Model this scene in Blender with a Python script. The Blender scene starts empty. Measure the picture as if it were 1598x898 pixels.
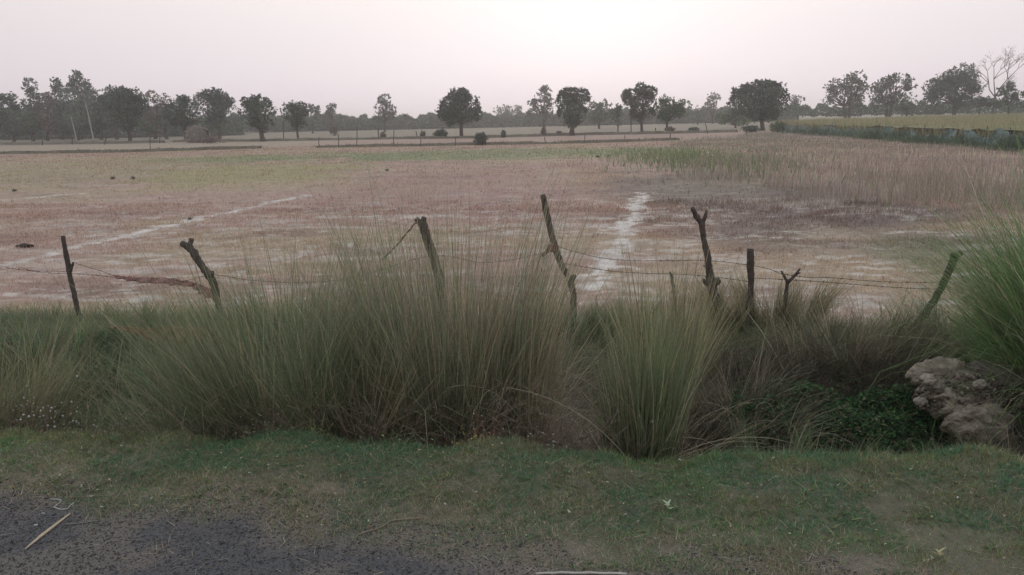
import bpy, math, random
import numpy as np
random.seed(7)
R = np.random.default_rng(11)
S = bpy.context.scene
C = S.collection
pi = math.pi
# ------------------------------------------------------------------ camera
F, CAMH = 1200.0, 1.7                       # focal length in pixels of the 1598 px wide photograph, eye height
ROLL = math.atan(34 / 1598); PITCH = math.atan((449 - 186) / F)
cd = bpy.data.cameras.new('camera'); cam = bpy.data.objects.new('camera', cd); C.objects.link(cam)
cd.sensor_width = 36; cd.lens = F / 1598 * 36; cd.clip_start = 0.05; cd.clip_end = 6000
cr, sr, cp, sp = math.cos(ROLL), math.sin(ROLL), math.cos(PITCH), math.sin(PITCH)
def ray(u, v):
    a = (u - 799) / F; b = -(v - 449) / F
    ax = a * cr + b * sr; by = -a * sr + b * cr
    return ax, cp + by * sp, -sp + by * cp
from mathutils import Matrix, Vector
xa = Vector((cr, -sr * sp, -sr * cp)); ya = Vector((sr, cr * sp, cr * cp)); za = -Vector((0, cp, -sp))
M = Matrix((xa, ya, za)).transposed().to_4x4(); M.translation = (0, 0, CAMH)
cam.matrix_world = M
S.camera = cam
# ------------------------------------------------------------------ world and light
S.view_settings.view_transform = 'Standard'; S.view_settings.look = 'None'
S.view_settings.exposure = 0.42; S.view_settings.gamma = 1.0
S.cycles.use_denoising = True; S.cycles.denoising_prefilter = 'ACCURATE'
try: S.cycles.denoiser = 'OPENIMAGEDENOISE'
except Exception: pass
S.cycles.max_bounces = 8; S.cycles.diffuse_bounces = 3; S.cycles.volume_bounces = 2
S.cycles.transparent_max_bounces = 8
W = bpy.data.worlds.new('World'); S.world = W; W.use_nodes = True
nt = W.node_tree; nt.nodes.clear()
N = nt.nodes.new; L = nt.links.new
SUN_EL, SUN_AZ = math.radians(4.0), math.radians(6.0)       # azimuth measured from +Y towards +X
out = N('ShaderNodeOutputWorld'); add = N('ShaderNodeAddShader')
bg = N('ShaderNodeBackground'); bg2 = N('ShaderNodeBackground')
sky = N('ShaderNodeTexSky'); sky.sky_type = 'NISHITA'; sky.sun_disc = False
sky.sun_elevation = SUN_EL; sky.sun_rotation = SUN_AZ; sky.dust_density = 6; sky.air_density = 1.2; sky.ozone_density = 2
hs = N('ShaderNodeHueSaturation'); hs.inputs['Saturation'].default_value = 0.35
L(sky.outputs[0], hs.inputs['Color']); L(hs.outputs[0], bg.inputs[0]); bg.inputs[1].default_value = 0.008
# high thin haze of the dusk sky: smooth in elevation, a little brighter towards the sunken sun
tc = N('ShaderNodeTexCoord'); sx = N('ShaderNodeSeparateXYZ'); L(tc.outputs['Generated'], sx.inputs[0])
ramp = N('ShaderNodeValToRGB'); L(sx.outputs['Z'], ramp.inputs[0])
cr_ = ramp.color_ramp; cr_.interpolation = 'EASE'
cr_.elements[0].position = 0.0; cr_.elements[0].color = (0.82, 0.725, 0.775, 1)
cr_.elements[1].position = 1.0; cr_.elements[1].color = (0.80, 0.89, 0.93, 1)
for p_, c_ in ((0.07, (0.83, 0.757, 0.79, 1)), (0.22, (0.91, 0.855, 0.81, 1)), (0.5, (0.84, 0.88, 0.90, 1))):
    e_ = cr_.elements.new(p_); e_.color = c_
dot = N('ShaderNodeVectorMath'); dot.operation = 'DOT_PRODUCT'; L(tc.outputs['Generated'], dot.inputs[0])
gel = math.radians(17)
dot.inputs[1].default_value = (math.sin(SUN_AZ) * math.cos(gel), math.cos(SUN_AZ) * math.cos(gel), math.sin(gel))
glow = N('ShaderNodeMapRange'); glow.interpolation_type = 'SMOOTHSTEP'
L(dot.outputs['Value'], glow.inputs[0]); glow.inputs[1].default_value = 0.62; glow.inputs[2].default_value = 1.0
glow.inputs[3].default_value = 0.68; glow.inputs[4].default_value = 0.80
L(ramp.outputs[0], bg2.inputs[0]); L(glow.outputs[0], bg2.inputs[1])
L(bg.outputs[0], add.inputs[0]); L(bg2.outputs[0], add.inputs[1]); L(add.outputs[0], out.inputs[0])
sd = bpy.data.lights.new('sun', 'SUN'); so = bpy.data.objects.new('sun', sd); C.objects.link(so)
sd.energy = 0.25; sd.angle = math.radians(20); sd.color = (1, 0.86, 0.74)
dv = Vector((math.sin(SUN_AZ) * math.cos(0.16), math.cos(SUN_AZ) * math.cos(0.16), math.sin(0.16)))
so.rotation_euler = dv.to_track_quat('Z', 'Y').to_euler()

# ------------------------------------------------------------------ noise and terrain
def vnoise(x, y, seed=0):
    x = np.asarray(x, float); y = np.asarray(y, float)
    xi = np.floor(x).astype(np.int64); yi = np.floor(y).astype(np.int64)
    fx = x - xi; fy = y - yi; fx = fx * fx * (3 - 2 * fx); fy = fy * fy * (3 - 2 * fy)
    def h(a, b):
        n = (a * 374761393 + b * 668265263 + seed * 1442695041) & 0xffffffff
        n = ((n ^ (n >> 13)) * 1274126177) & 0xffffffff
        return ((n ^ (n >> 16)) & 0xffff) / 65535.0
    a = h(xi, yi); b = h(xi + 1, yi); c = h(xi, yi + 1); d = h(xi + 1, yi + 1)
    return (a * (1 - fx) + b * fx) * (1 - fy) + (c * (1 - fx) + d * fx) * fy
def fbm(x, y, seed=0, o=4):
    s = 0; a = 0.5; t = 0
    for k in range(o):
        s = s + a * vnoise(np.asarray(x) * 2 ** k + 17.3 * k, np.asarray(y) * 2 ** k + 9.1 * k, seed + k); t += a; a *= 0.5
    return s / t
def sst(a, b, x):
    t = np.clip((x - a) / (b - a), 0, 1); return t * t * (3 - 2 * t)
PV = [-60, 2.7, 3.1, 3.6, 3.78, 3.95, 4.25, 4.6, 5.1, 5.7, 6.3, 6.9, 7.3, 7.7, 8.4, 3000]
PZ = [0.0, 0.0, 0.015, 0.03, 0.0, -0.15, -0.46, -0.62, -0.62, -0.50, -0.36, -0.27, -0.24, -0.33, -0.40, -0.40]
def V(x, y): return y + 0.15 * x
def T(x, y):
    x = np.asarray(x, float); y = np.asarray(y, float)
    v = V(x, y)
    ed = np.exp(-((v - 4.6) / 1.4) ** 2)
    vv = v + (fbm(x * 1.3 + 3, y * 0.2, 5, 3) - 0.5) * 0.35 * ed
    z = np.interp(vv, PV, PZ)
    rough = 0.10 * ed + 0.035 * sst(6, 7.2, v) * (1 - sst(30, 60, v)) + 0.02 * sst(2.8, 3.2, v) * (1 - sst(4, 5, v))
    z = z + (fbm(x * 1.7, y * 1.7, 9, 4) - 0.5) * 2 * rough
    z = z + (fbm(x * 9, y * 9, 21, 2) - 0.5) * 0.03 * sst(2.8, 3.1, v) * (1 - sst(12, 20, v))
    z = z + 0.004 * (fbm(x * 3, y * 3, 33, 2) - 0.5) * (v < 3)
    return z
def at(u, v):
    """ground point seen at photograph pixel (u, v)"""
    dx, dy, dz = ray(u, v)
    if dz > -1e-4: dz = -1e-4
    t = (CAMH + 0.4) / -dz
    for _ in range(40):
        z = float(T(dx * t, dy * t)); tn = (CAMH - z) / -dz
        t = t * 0.5 + tn * 0.5
    return dx * t, dy * t, float(T(dx * t, dy * t))
def atY(u, v, Y):
    dx, dy, dz = ray(u, v); t = Y / dy
    return np.array((dx * t, Y, CAMH + dz * t))
def atV(u, v, vv):
    """point of the ray on the upright plane y + 0.15 x = vv"""
    dx, dy, dz = ray(u, v); t = vv / (dy + 0.15 * dx)
    return np.array((dx * t, dy * t, CAMH + dz * t))
def inpoly(x, y, P):
    r = np.zeros(np.shape(x), bool); j = len(P) - 1
    for i in range(len(P)):
        xi, yi = P[i][:2]; xj, yj = P[j][:2]
        r ^= ((yi > y) != (yj > y)) & (x < (xj - xi) * (y - yi) / (yj - yi + 1e-12) + xi); j = i
    return r
def segdist(x, y, P):
    d = np.full(np.shape(x), 1e9)
    for (ax, ay), (bx, by) in zip(P[:-1], P[1:]):
        vx, vy = bx - ax, by - ay; t = np.clip(((x - ax) * vx + (y - ay) * vy) / (vx * vx + vy * vy), 0, 1)
        d = np.minimum(d, np.hypot(x - ax - t * vx, y - ay - t * vy))
    return d

# ------------------------------------------------------------------ mesh helpers
ALB = {'vegetation': 1.85, 'soil': 1.45, 'field_soil': 1.6, 'asphalt': 1.45, 'tree_leaves': 1.75}     # overall calibration of the base colours below
def mesh(name, verts, tris, col=None, mat=None, parent=None, loc=(0, 0, 0), smooth=False):
    if col is not None and mat is not None: col = np.minimum(np.asarray(col) * ALB.get(mat.name, 1.0), 0.6)
    verts = np.asarray(verts, np.float32) - np.asarray(loc if parent is None else parent['_o'], np.float32)
    tris = np.asarray(tris, np.int32)
    me = bpy.data.meshes.new(name)
    me.vertices.add(len(verts)); me.vertices.foreach_set('co', verts.ravel())
    k = tris.shape[1]
    me.loops.add(tris.size); me.loops.foreach_set('vertex_index', tris.ravel())
    me.polygons.add(len(tris)); me.polygons.foreach_set('loop_start', np.arange(0, tris.size, k, dtype=np.int32))
    me.polygons.foreach_set('loop_total', np.full(len(tris), k, np.int32))
    if smooth: me.polygons.foreach_set('use_smooth', np.ones(len(tris), bool))
    me.update(calc_edges=True)
    if col is not None:
        a = me.attributes.new('Col', 'FLOAT_COLOR', 'POINT')
        c4 = np.ones((len(verts), 4), np.float32); c4[:, :3] = col; a.data.foreach_set('color', c4.ravel())
    if mat: me.materials.append(mat)
    o = bpy.data.objects.new(name, me); C.objects.link(o)
    if parent is not None: o.parent = parent
    else: o.location = loc
    return o
def thing(name, label, cat, loc, group=None):
    o = bpy.data.objects.new(name, None); C.objects.link(o); o.location = tuple(float(q) for q in loc)
    o['label'] = label; o['category'] = cat; o['_o'] = [float(q) for q in loc]
    o.empty_display_size = 0.1
    if group: o['group'] = group
    return o
def tag(o, label=None, cat=None, group=None, kind=None):
    for k, q in (('label', label), ('category', cat), ('group', group), ('kind', kind)):
        if q: o[k] = q
    return o
class MB:
    def __init__(s): s.v = []; s.f = []; s.c = []; s.n = 0
    def add(s, v, f, c):
        v = np.asarray(v, float).reshape(-1, 3); f = np.asarray(f, int)
        s.v.append(v); s.f.append(f + s.n); s.n += len(v)
        c = np.asarray(c, float); s.c.append(np.broadcast_to(c, (len(v), 3)) if c.ndim < 2 else c)
    def build(s, name, mat, parent=None, smooth=False, loc=(0, 0, 0)):
        return mesh(name, np.vstack(s.v), np.vstack(s.f), np.vstack(s.c), mat, parent, loc, smooth)
def tube(pts, rad, sides=6, wob=0.0, rng=random, cap=True):
    """tapered tube along points (no caps shared faces): verts, tris"""
    P = [np.asarray(p, float) for p in pts]; n = len(P)
    if np.ndim(rad) == 0: rad = [rad] * n
    vs = []; fs = []
    ref = np.array((0.13, 0.97, 0.2))
    for i in range(n):
        d = P[min(i + 1, n - 1)] - P[max(i - 1, 0)]; d = d / (np.linalg.norm(d) + 1e-9)
        a = np.cross(d, ref); a /= np.linalg.norm(a) + 1e-9; b = np.cross(d, a)
        for k in range(sides):
            t = 2 * pi * k / sides; r = rad[i] * (1 + wob * rng.uniform(-1, 1))
            vs.append(P[i] + (a * math.cos(t) + b * math.sin(t)) * r)
    for i in range(n - 1):
        for k in range(sides):
            p, q = i * sides + k, i * sides + (k + 1) % sides
            fs += [(p, q, q + sides), (p, q + sides, p + sides)]
    if cap:
        vs += [P[0], P[-1]]; a = n * sides
        for k in range(sides):
            fs.append((a, (k + 1) % sides, k)); fs.append((a + 1, (n - 1) * sides + k, (n - 1) * sides + (k + 1) % sides))
    return vs, fs
def subdiv(pts, n, jit=0.0):
    """resample a polyline smoothly (Catmull-Rom) with a little jitter"""
    P = [np.asarray(p, float) for p in pts]; Q = [2 * P[0] - P[1]] + P + [2 * P[-1] - P[-2]]; o = []
    for i in range(1, len(Q) - 2):
        for k in range(n):
            t = k / n
            o.append(0.5 * ((2 * Q[i]) + (-Q[i-1] + Q[i+1]) * t + (2*Q[i-1] - 5*Q[i] + 4*Q[i+1] - Q[i+2]) * t*t + (-Q[i-1] + 3*Q[i] - 3*Q[i+1] + Q[i+2]) * t**3)
                     + np.array([random.uniform(-jit, jit) for _ in range(3)]))
    o.append(P[-1]); return o
def blades(root, az, length, width, lean, droop, segs, col, tip=None, tipmix=0.5, wig=0.0):
    """ribbons grown from root points: vectorised grass, stalks, leaves"""
    n = len(root); root = np.asarray(root, float)
    arr = lambda q: np.broadcast_to(np.asarray(q, float), (n,)).copy()
    az, length, width, lean, droop = map(arr, (az, length, width, lean, droop))
    wa = R.uniform(0, pi, n); wv = np.stack([np.cos(wa), np.sin(wa), np.zeros(n)], 1)
    V_ = np.zeros((n, 2 * segs + 1, 3)); Cc = np.zeros((n, 2 * segs + 1, 3))
    col = np.broadcast_to(np.asarray(col, float), (n, 3)); tip = col if tip is None else np.broadcast_to(np.asarray(tip, float), (n, 3))
    p = root.copy(); wg = R.normal(0, 1, n) * wig
    for k in range(segs + 1):
        t = k / segs
        hw = width * 0.5 * (1 - t) ** 0.45
        cc = col * (1 - tipmix * t) + tip * (tipmix * t)
        if k < segs:
            V_[:, 2 * k] = p - wv * hw[:, None]; V_[:, 2 * k + 1] = p + wv * hw[:, None]
            Cc[:, 2 * k] = cc; Cc[:, 2 * k + 1] = cc
        else:
            V_[:, 2 * k] = p; Cc[:, 2 * k] = cc
        ph = lean + droop * ((k + 0.5) / segs) ** 1.4
        aa = az + wg * t
        st = length / segs
        p = p + np.stack([np.sin(ph) * np.cos(aa) * st, np.sin(ph) * np.sin(aa) * st, np.cos(ph) * st], 1)
    f = []
    for k in range(segs - 1):
        f += [(2*k, 2*k+1, 2*k+3), (2*k, 2*k+3, 2*k+2)]
    f.append((2*segs-2, 2*segs-1, 2*segs))
    f = np.array(f); m = 2 * segs + 1
    Fc = (f[None] + (np.arange(n) * m)[:, None, None]).reshape(-1, 3)
    return V_.reshape(-1, 3), Fc, Cc.reshape(-1, 3)
def var(c, n, s=0.2, hue=0.06):
    c = np.broadcast_to(np.asarray(c, float), (n, 3))
    return np.clip(c * np.exp(R.normal(0, s, n))[:, None] * (1 + R.normal(0, hue, (n, 3))), 0.003, 1)
def mixc(n, cols, w, s=0.2):
    k = R.choice(len(cols), n, p=np.array(w) / sum(w)); return var(np.array(cols)[k], n, s)

# ------------------------------------------------------------------ materials
def mat(name, col=None, rough=0.85, attr=False, noise=(20, 0.3), bump=0.0, bscale=60, transl=0.0, alpha=1.0, spec=0.2, metal=0.0, detail=6):
    m = bpy.data.materials.new(name); m.use_nodes = True; t = m.node_tree; b = t.nodes['Principled BSDF']; n = t.nodes.new; l = t.links.new
    b.inputs['Roughness'].default_value = rough; b.inputs['Specular IOR Level'].default_value = spec; b.inputs['Metallic'].default_value = metal
    g = n('ShaderNodeNewGeometry')
    if attr: a = n('ShaderNodeAttribute'); a.attribute_name = 'Col'; src = a.outputs['Color']
    else: a = n('ShaderNodeRGB'); a.outputs[0].default_value = (*col, 1); src = a.outputs[0]
    if noise:
        tx = n('ShaderNodeTexNoise'); tx.inputs['Scale'].default_value = noise[0]; tx.inputs['Detail'].default_value = detail; tx.inputs['Roughness'].default_value = 0.7
        l(g.outputs['Position'], tx.inputs['Vector'])
        mr = n('ShaderNodeMapRange'); mr.inputs[1].default_value = 0.25; mr.inputs[2].default_value = 0.75
        mr.inputs[3].default_value = 1 - noise[1]; mr.inputs[4].default_value = 1 + noise[1]; l(tx.outputs['Fac'], mr.inputs[0])
        vm = n('ShaderNodeVectorMath'); vm.operation = 'SCALE'; l(src, vm.inputs[0]); l(mr.outputs[0], vm.inputs['Scale']); src = vm.outputs[0]
    l(src, b.inputs['Base Color'])
    if bump:
        t2 = n('ShaderNodeTexNoise'); t2.inputs['Scale'].default_value = bscale; t2.inputs['Detail'].default_value = 5; l(g.outputs['Position'], t2.inputs['Vector'])
        bp = n('ShaderNodeBump'); bp.inputs['Strength'].default_value = 1; bp.inputs['Distance'].default_value = bump; l(t2.outputs['Fac'], bp.inputs['Height']); l(bp.outputs[0], b.inputs['Normal'])
    sh = b.outputs[0]
    o = t.nodes['Material Output']
    if transl:
        tr = n('ShaderNodeBsdfTranslucent'); l(src, tr.inputs['Color']); mx = n('ShaderNodeMixShader'); mx.inputs[0].default_value = transl
        l(sh, mx.inputs[1]); l(tr.outputs[0], mx.inputs[2]); sh = mx.outputs[0]
    if alpha < 1:
        tp = n('ShaderNodeBsdfTransparent'); mx = n('ShaderNodeMixShader')
        t3 = n('ShaderNodeTexNoise'); t3.inputs['Scale'].default_value = 3.0; l(g.outputs['Position'], t3.inputs['Vector'])
        mr = n('ShaderNodeMapRange'); mr.inputs[1].default_value = 0.35; mr.inputs[2].default_value = 0.65; mr.inputs[3].default_value = alpha - 0.25; mr.inputs[4].default_value = alpha + 0.25
        l(t3.outputs['Fac'], mr.inputs[0]); l(mr.outputs[0], mx.inputs[0])
        l(tp.outputs[0], mx.inputs[1]); l(sh, mx.inputs[2]); sh = mx.outputs[0]
    l(sh, o.inputs['Surface'])
    return m
M_SOIL = mat('soil', attr=True, noise=(14, 0.38), bump=0.02, bscale=30)
M_FIELD = mat('field_soil', attr=True, noise=(5, 0.30), bump=0.03, bscale=10, detail=9)
M_ROAD = mat('asphalt', attr=True, noise=(150, 0.65), bump=0.014, bscale=95, rough=0.8, spec=0.3)
M_VEG = mat('vegetation', attr=True, noise=None, transl=0.38, rough=0.75, spec=0.15)
M_LEAF = mat('tree_leaves', attr=True, noise=None, transl=0.2, rough=0.8, spec=0.1)
M_BARK = mat('bark', attr=True, noise=(45, 0.45), bump=0.006, bscale=90, rough=0.95, spec=0.1)
M_STRAW = mat('straw', attr=True, noise=(60, 0.2), rough=0.7)
M_WIRE = mat('rusty_wire', col=(0.045, 0.035, 0.032), noise=(80, 0.4), rough=0.7, metal=0.3)
M_CLOTH = mat('faded_cloth', attr=True, noise=(40, 0.25), rough=0.95, alpha=0.6)
M_NET = mat('shade_net', attr=True, noise=(3, 0.35), rough=0.9, alpha=0.62)
M_CLAY = mat('clay', attr=True, noise=(22, 0.5), bump=0.03, bscale=38, rough=0.95)

# ------------------------------------------------------------------ ground colours (soil, ash and crust as they lie)
def pl(P): return [at(u, v)[:2] for u, v in P]
ASH = [(pl([(-60, 428), (0, 415), (60, 403), (110, 388), (180, 372), (250, 355), (310, 340), (400, 322), (480, 305)]), 0.20, 1.0),
       (pl([(1004, 302), (990, 328), (972, 365), (957, 400), (938, 432), (925, 450)]), 0.22, 1.25),
       (pl([(480, 340), (640, 337), (800, 340), (940, 341), (1095, 337)]), 0.22, 0.75),
       (pl([(500, 428), (640, 428), (720, 424)]), 0.12, 0.7),
       (pl([(20, 311), (120, 302)]), 0.35, 0.75), (pl([(120, 292), (215, 288)]), 0.3, 0.4),
       (pl([(860, 396), (960, 405), (1090, 400), (1160, 408)]), 0.16, 0.55),
       (pl([(60, 461), (150, 470), (230, 465)]), 0.12, 0.7), (pl([(740, 448), (840, 452), (1000, 452)]), 0.15, 0.55),
       (pl([(0, 388), (110, 392)]), 0.18, 0.4), (pl([(300, 395), (470, 398), (620, 392)]), 0.14, 0.35)]
def blob(x, y, u, v, ru, rv):
    cx, cy, _ = at(u, v); y0 = at(u, v + rv)[1]; y1 = at(u, max(v - rv, 200 - u * 0.0213 + 8))[1]; rx = abs(at(u + ru, v)[0] - cx)
    dy = np.where(y > cy, (y - cy) / max(y1 - cy, 0.1), (y - cy) / max(cy - y0, 0.1))
    wob = (fbm(x * 0.5, y * 0.5, 51, 3) - 0.5) * 1.1
    return 1 - sst(0.5, 1.25, np.hypot((x - cx) / rx, dy) + wob)
def fieldcol(x, y):
    n1 = fbm(x * 0.22, y * 0.35, 2, 4); n2 = fbm(x * 1.1, y * 2.6, 3, 4); n3 = fbm(x * 0.07, y * 0.09, 4, 3)
    f = lambda a: np.asarray(a)[None] if np.ndim(x) == 1 else np.asarray(a)[None, None]
    def mx(c, k, m): m = np.clip(m, 0, 1)[..., None]; return c * (1 - m) + f(k) * m
    c = np.zeros(np.shape(x) + (3,)) + f((0.215, 0.148, 0.126))
    c = mx(c, (0.215, 0.165, 0.120), sst(0.42, 0.62, n1) * 0.8)
    c = mx(c, (0.130, 0.085, 0.080), sst(0.55, 0.75, fbm(x * 0.4, y * 0.8, 8, 3)) * 0.5)
    c = mx(c, (0.16, 0.15, 0.085), blob(x, y, 60, 270, 420, 26) * 0.45)
    c = mx(c, (0.17, 0.155, 0.075), blob(x, y, 400, 272, 180, 16) * 0.6)
    c = mx(c, (0.105, 0.125, 0.065), blob(x, y, 760, 241, 420, 9) * 0.75)
    c = mx(c, (0.105, 0.125, 0.065), blob(x, y, 420, 247, 200, 5) * 0.6)
    c = mx(c, (0.17, 0.10, 0.07), blob(x, y, 1020, 330, 90, 90) * 0.5)
    c = mx(c, (0.18, 0.105, 0.10), blob(x, y, 720, 300, 260, 40) * 0.5)
    c = mx(c, (0.078, 0.064, 0.060), blob(x, y, 1240, 330, 290, 75) * 0.72)
    c = mx(c, (0.085, 0.10, 0.055), blob(x, y, 1600, 440, 150, 90) * 0.45)
    far = sst(62, 72, y) * 0.75
    c = mx(c, (0.19, 0.155, 0.12), far); c = mx(c, (0.20, 0.135, 0.115), sst(66, 72, y) * (1 - sst(92, 100, y)) * sst(-25, -15, x) * 0.8)
    c = mx(c, (0.115, 0.10, 0.075), sst(96, 110, y) * 0.75)
    near = 1 - sst(12, 28, y)
    ash = sst(0.55, 0.68, n2) * (0.06 + 0.5 * near) * sst(0.35, 0.6, fbm(x * 0.3, y * 0.6, 61, 2))
    ash = np.maximum(ash, sst(.56, .68, fbm(x * 3.5, y * 8, 63, 4)) * near * sst(.4, .55, fbm(x * .5, y * .9, 64, 2)) * .75)
    wn = (fbm(x * 2.2, y * 2.2, 12, 4) - 0.5)
    for P, w, s in ASH:
        d = segdist(x, y, P) + wn * w * 2.2 + (fbm(x * 5, y * 5, 13, 3) - .5) * w * 2.6
        ash = np.maximum(ash, (1 - sst(w * 0.25, w * 1.15, d)) * s * (0.55 + 0.6 * sst(0.3, 0.6, fbm(x * 6, y * 6, 14, 2))))
    c = mx(c, (0.36, 0.325, 0.31), ash * 0.8)
    c = c * (0.8 + 0.4 * fbm(x * 2.5, y * 5, 15, 3))[..., None]
    return c
def nearcol(x, y):
    v = V(x, y) + np.where(x < 0, .07, .16) * np.clip(x, -4, 4) + (fbm(x * 2.2, y * 2.2, 71, 4) - 0.5) * 0.45 + .10
    f = lambda a: np.asarray(a)[None] if np.ndim(x) == 1 else np.asarray(a)[None, None]
    def mx(c, k, m): m = np.clip(m, 0, 1)[..., None]; return c * (1 - m) + f(k) * m
    c = np.zeros(np.shape(x) + (3,)) + f((0.066, 0.063, 0.069))
    c = mx(c, (0.12, 0.10, 0.09), sst(0.42, 0.66, fbm(x * 4, y * 5, 72, 5)) * 0.75 * sst(1.7, 2.6, v))
    c = mx(c, (0.125, 0.105, 0.085), sst(2.72, 3.0, v))
    c = mx(c, (0.20, 0.155, 0.14), sst(2.75, 2.95, v) * sst(0.55, 0.7, fbm(x * 1.4, y * 3, 73, 3)) * 0.7)
    c = mx(c, (0.085, 0.078, 0.056), sst(3.0, 3.3, v) * 0.85)
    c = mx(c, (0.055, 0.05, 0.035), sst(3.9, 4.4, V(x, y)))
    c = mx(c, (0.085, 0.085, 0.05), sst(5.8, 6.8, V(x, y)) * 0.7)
    return c
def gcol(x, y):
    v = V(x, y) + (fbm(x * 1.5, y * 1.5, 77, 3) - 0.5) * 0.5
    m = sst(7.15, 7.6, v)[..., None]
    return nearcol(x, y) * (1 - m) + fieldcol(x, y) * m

# ------------------------------------------------------------------ the ground, one sheet cut where road, verge, ditch and field meet
cs = np.linspace(-1, 1, 441); cs = np.sign(cs) * (0.45 * abs(cs) + 0.55 * abs(cs) ** 2.2)
def sheet(name, rows, label, m):
    v = np.asarray(rows)[:, None]; Wd = np.maximum(15, 1.15 * v)
    x = cs[None] * Wd; y = v - 0.15 * x; z = T(x, y)
    X = np.stack([x, y, z], -1); r, c = x.shape
    i = (np.arange(r - 1)[:, None] * c + np.arange(c - 1)[None]).ravel()
    q = np.stack([i, i + 1, i + c + 1, i + c], 1)
    o = mesh(name, X.reshape(-1, 3), q, gcol(x, y).reshape(-1, 3), m, smooth=True)
    o['kind'] = 'structure'; o['label'] = label; return o
rv = [2.98, 3.82, 7.5]
sheet('road', list(np.arange(-6, 0, 0.4)) + list(np.arange(0, rv[0], 0.05)) + [rv[0]], 'dark gravelly asphalt road with ragged edge', M_ROAD)
sheet('grass_verge', np.linspace(rv[0], rv[1], 46), 'strip of trodden turf soil beside the road', M_SOIL)
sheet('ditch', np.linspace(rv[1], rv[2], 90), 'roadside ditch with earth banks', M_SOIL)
fr = list(np.arange(rv[2], 16, 0.07)); g = fr[-1]
while g < 1700: g *= 1.012; fr.append(g)
sheet('field', fr, 'dry harvested field with pale ash lines', M_FIELD)

# field ridges
def bund(P, hgt, wid, label, seed):
    pts = []
    for (x0, y0), (x1, y1) in zip(P[:-1], P[1:]):
        n = max(2, int(math.hypot(x1 - x0, y1 - y0) / 0.6))
        for k in range(n): t = k / n; pts.append((x0 + (x1 - x0) * t, y0 + (y1 - y0) * t))
    pts.append(P[-1]); pts = np.array(pts); n = len(pts)
    off = (fbm(pts[:, 0] * 0.15, pts[:, 1] * 0.1, seed, 3) - 0.5) * 1.2
    hh = hgt * (0.6 + 0.8 * fbm(pts[:, 0] * 0.6, pts[:, 1] * 0.2, seed + 1, 3))
    mb = MB(); prof = [(-1, -0.15), (-0.55, 0.55), (-0.15, 1), (0.2, 1), (0.6, 0.5), (1, -0.15)]
    vs = np.zeros((n, 6, 3))
    for j, (a, b) in enumerate(prof):
        vs[:, j, 0] = pts[:, 0] + R.normal(0, 0.04, n); vs[:, j, 1] = pts[:, 1] + off + a * wid + R.normal(0, 0.04, n); vs[:, j, 2] = -0.4 + b * hh
    i = (np.arange(n - 1)[:, None] * 6 + np.arange(5)[None]).ravel()
    q = np.stack([i, i + 1, i + 7, i + 6], 1)
    cc = var((0.085, 0.072, 0.055), n * 6, 0.15)
    o = mesh('field_ridge', vs.reshape(-1, 3), q, cc, M_SOIL, smooth=True); tag(o, label, None, None, 'structure')
    k = int(n * 9); s = R.integers(0, n, k)
    rt = np.stack([pts[s, 0] + R.uniform(-.3, .3, k), pts[s, 1] + off[s] + R.normal(-0.3, 0.4, k) * wid, -0.4 + hh[s] * R.uniform(0, 0.8, k)], 1)
    return rt
bundA1 = [at(-120, 243)[:2], at(0, 241)[:2], at(200, 238)[:2], at(405, 232)[:2]]
bundA2 = [at(494, 231)[:2], at(620, 229)[:2], at(730, 227)[:2], at(860, 225)[:2], at(980, 222)[:2], at(1060, 219)[:2]]
bundB1 = [at(-120, 228)[:2], at(0, 226.5)[:2], at(150, 225)[:2], at(255, 223)[:2]]
bundB2 = [at(272, 222)[:2], at(400, 221)[:2], at(580, 218)[:2], at(740, 216)[:2], at(900, 211.5)[:2], at(1060, 208.5)[:2], at(1150, 206.5)[:2]]
tuft = MB()
for P, h_, w_, lb, sdd in ((bundA1, .26, .5, 'near earth ridge on the left of the field', 101), (bundA2, .22, .45, 'near earth ridge across the middle of the field', 103),
                           (bundB1, .32, .7, 'far earth ridge in front of the left grove', 105), (bundB2, .30, .6, 'long far earth ridge below the line of trees', 107)):
    rt = bund(P, h_, w_, lb, sdd); n = len(rt)
    tuft.add(*blades(rt, R.uniform(0, 2*pi, n), R.uniform(0.08, 0.28, n), 0.07, R.uniform(0, .6, n), .4, 2, mixc(n, [(.07, .065, .05), (.075, .085, .05), (.12, .10, .07)], [4, 3, 2])))
tag(tuft.build('ridge_grass', M_VEG), 'dark low grass growing along the field ridges', 'grass', None, 'stuff')

# ------------------------------------------------------------------ loose stones and litter at the road edge
def scatter(n, x0, x1, v0, v1):
    x = R.uniform(x0, x1, n); v = R.uniform(v0, v1, n); return x, v - 0.15 * x, v
OCT = np.array([(1, 0, 0), (-1, 0, 0), (0, 1, 0), (0, -1, 0), (0, 0, 1), (0, 0, -1)], float)
OF = np.array([(0, 2, 4), (2, 1, 4), (1, 3, 4), (3, 0, 4), (2, 0, 5), (1, 2, 5), (3, 1, 5), (0, 3, 5)])
def pebbles(x, y, s, col):
    n = len(x); a = R.uniform(0, 2*pi, n); sc = np.stack([s, s * R.uniform(.6, 1, n), s * R.uniform(.4, .7, n)], 1)
    v = OCT[None] * sc[:, None] * R.uniform(0.75, 1.2, (n, 6, 1)); ca, sa = np.cos(a)[:, None], np.sin(a)[:, None]
    X = np.stack([v[..., 0] * ca - v[..., 1] * sa, v[..., 0] * sa + v[..., 1] * ca, v[..., 2]], -1)
    X += np.stack([x, y, T(x, y) + s * 0.15], 1)[:, None]
    return X.reshape(-1, 3), (OF[None] + (np.arange(n) * 6)[:, None, None]).reshape(-1, 3), np.repeat(col, 6, 0)
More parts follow.
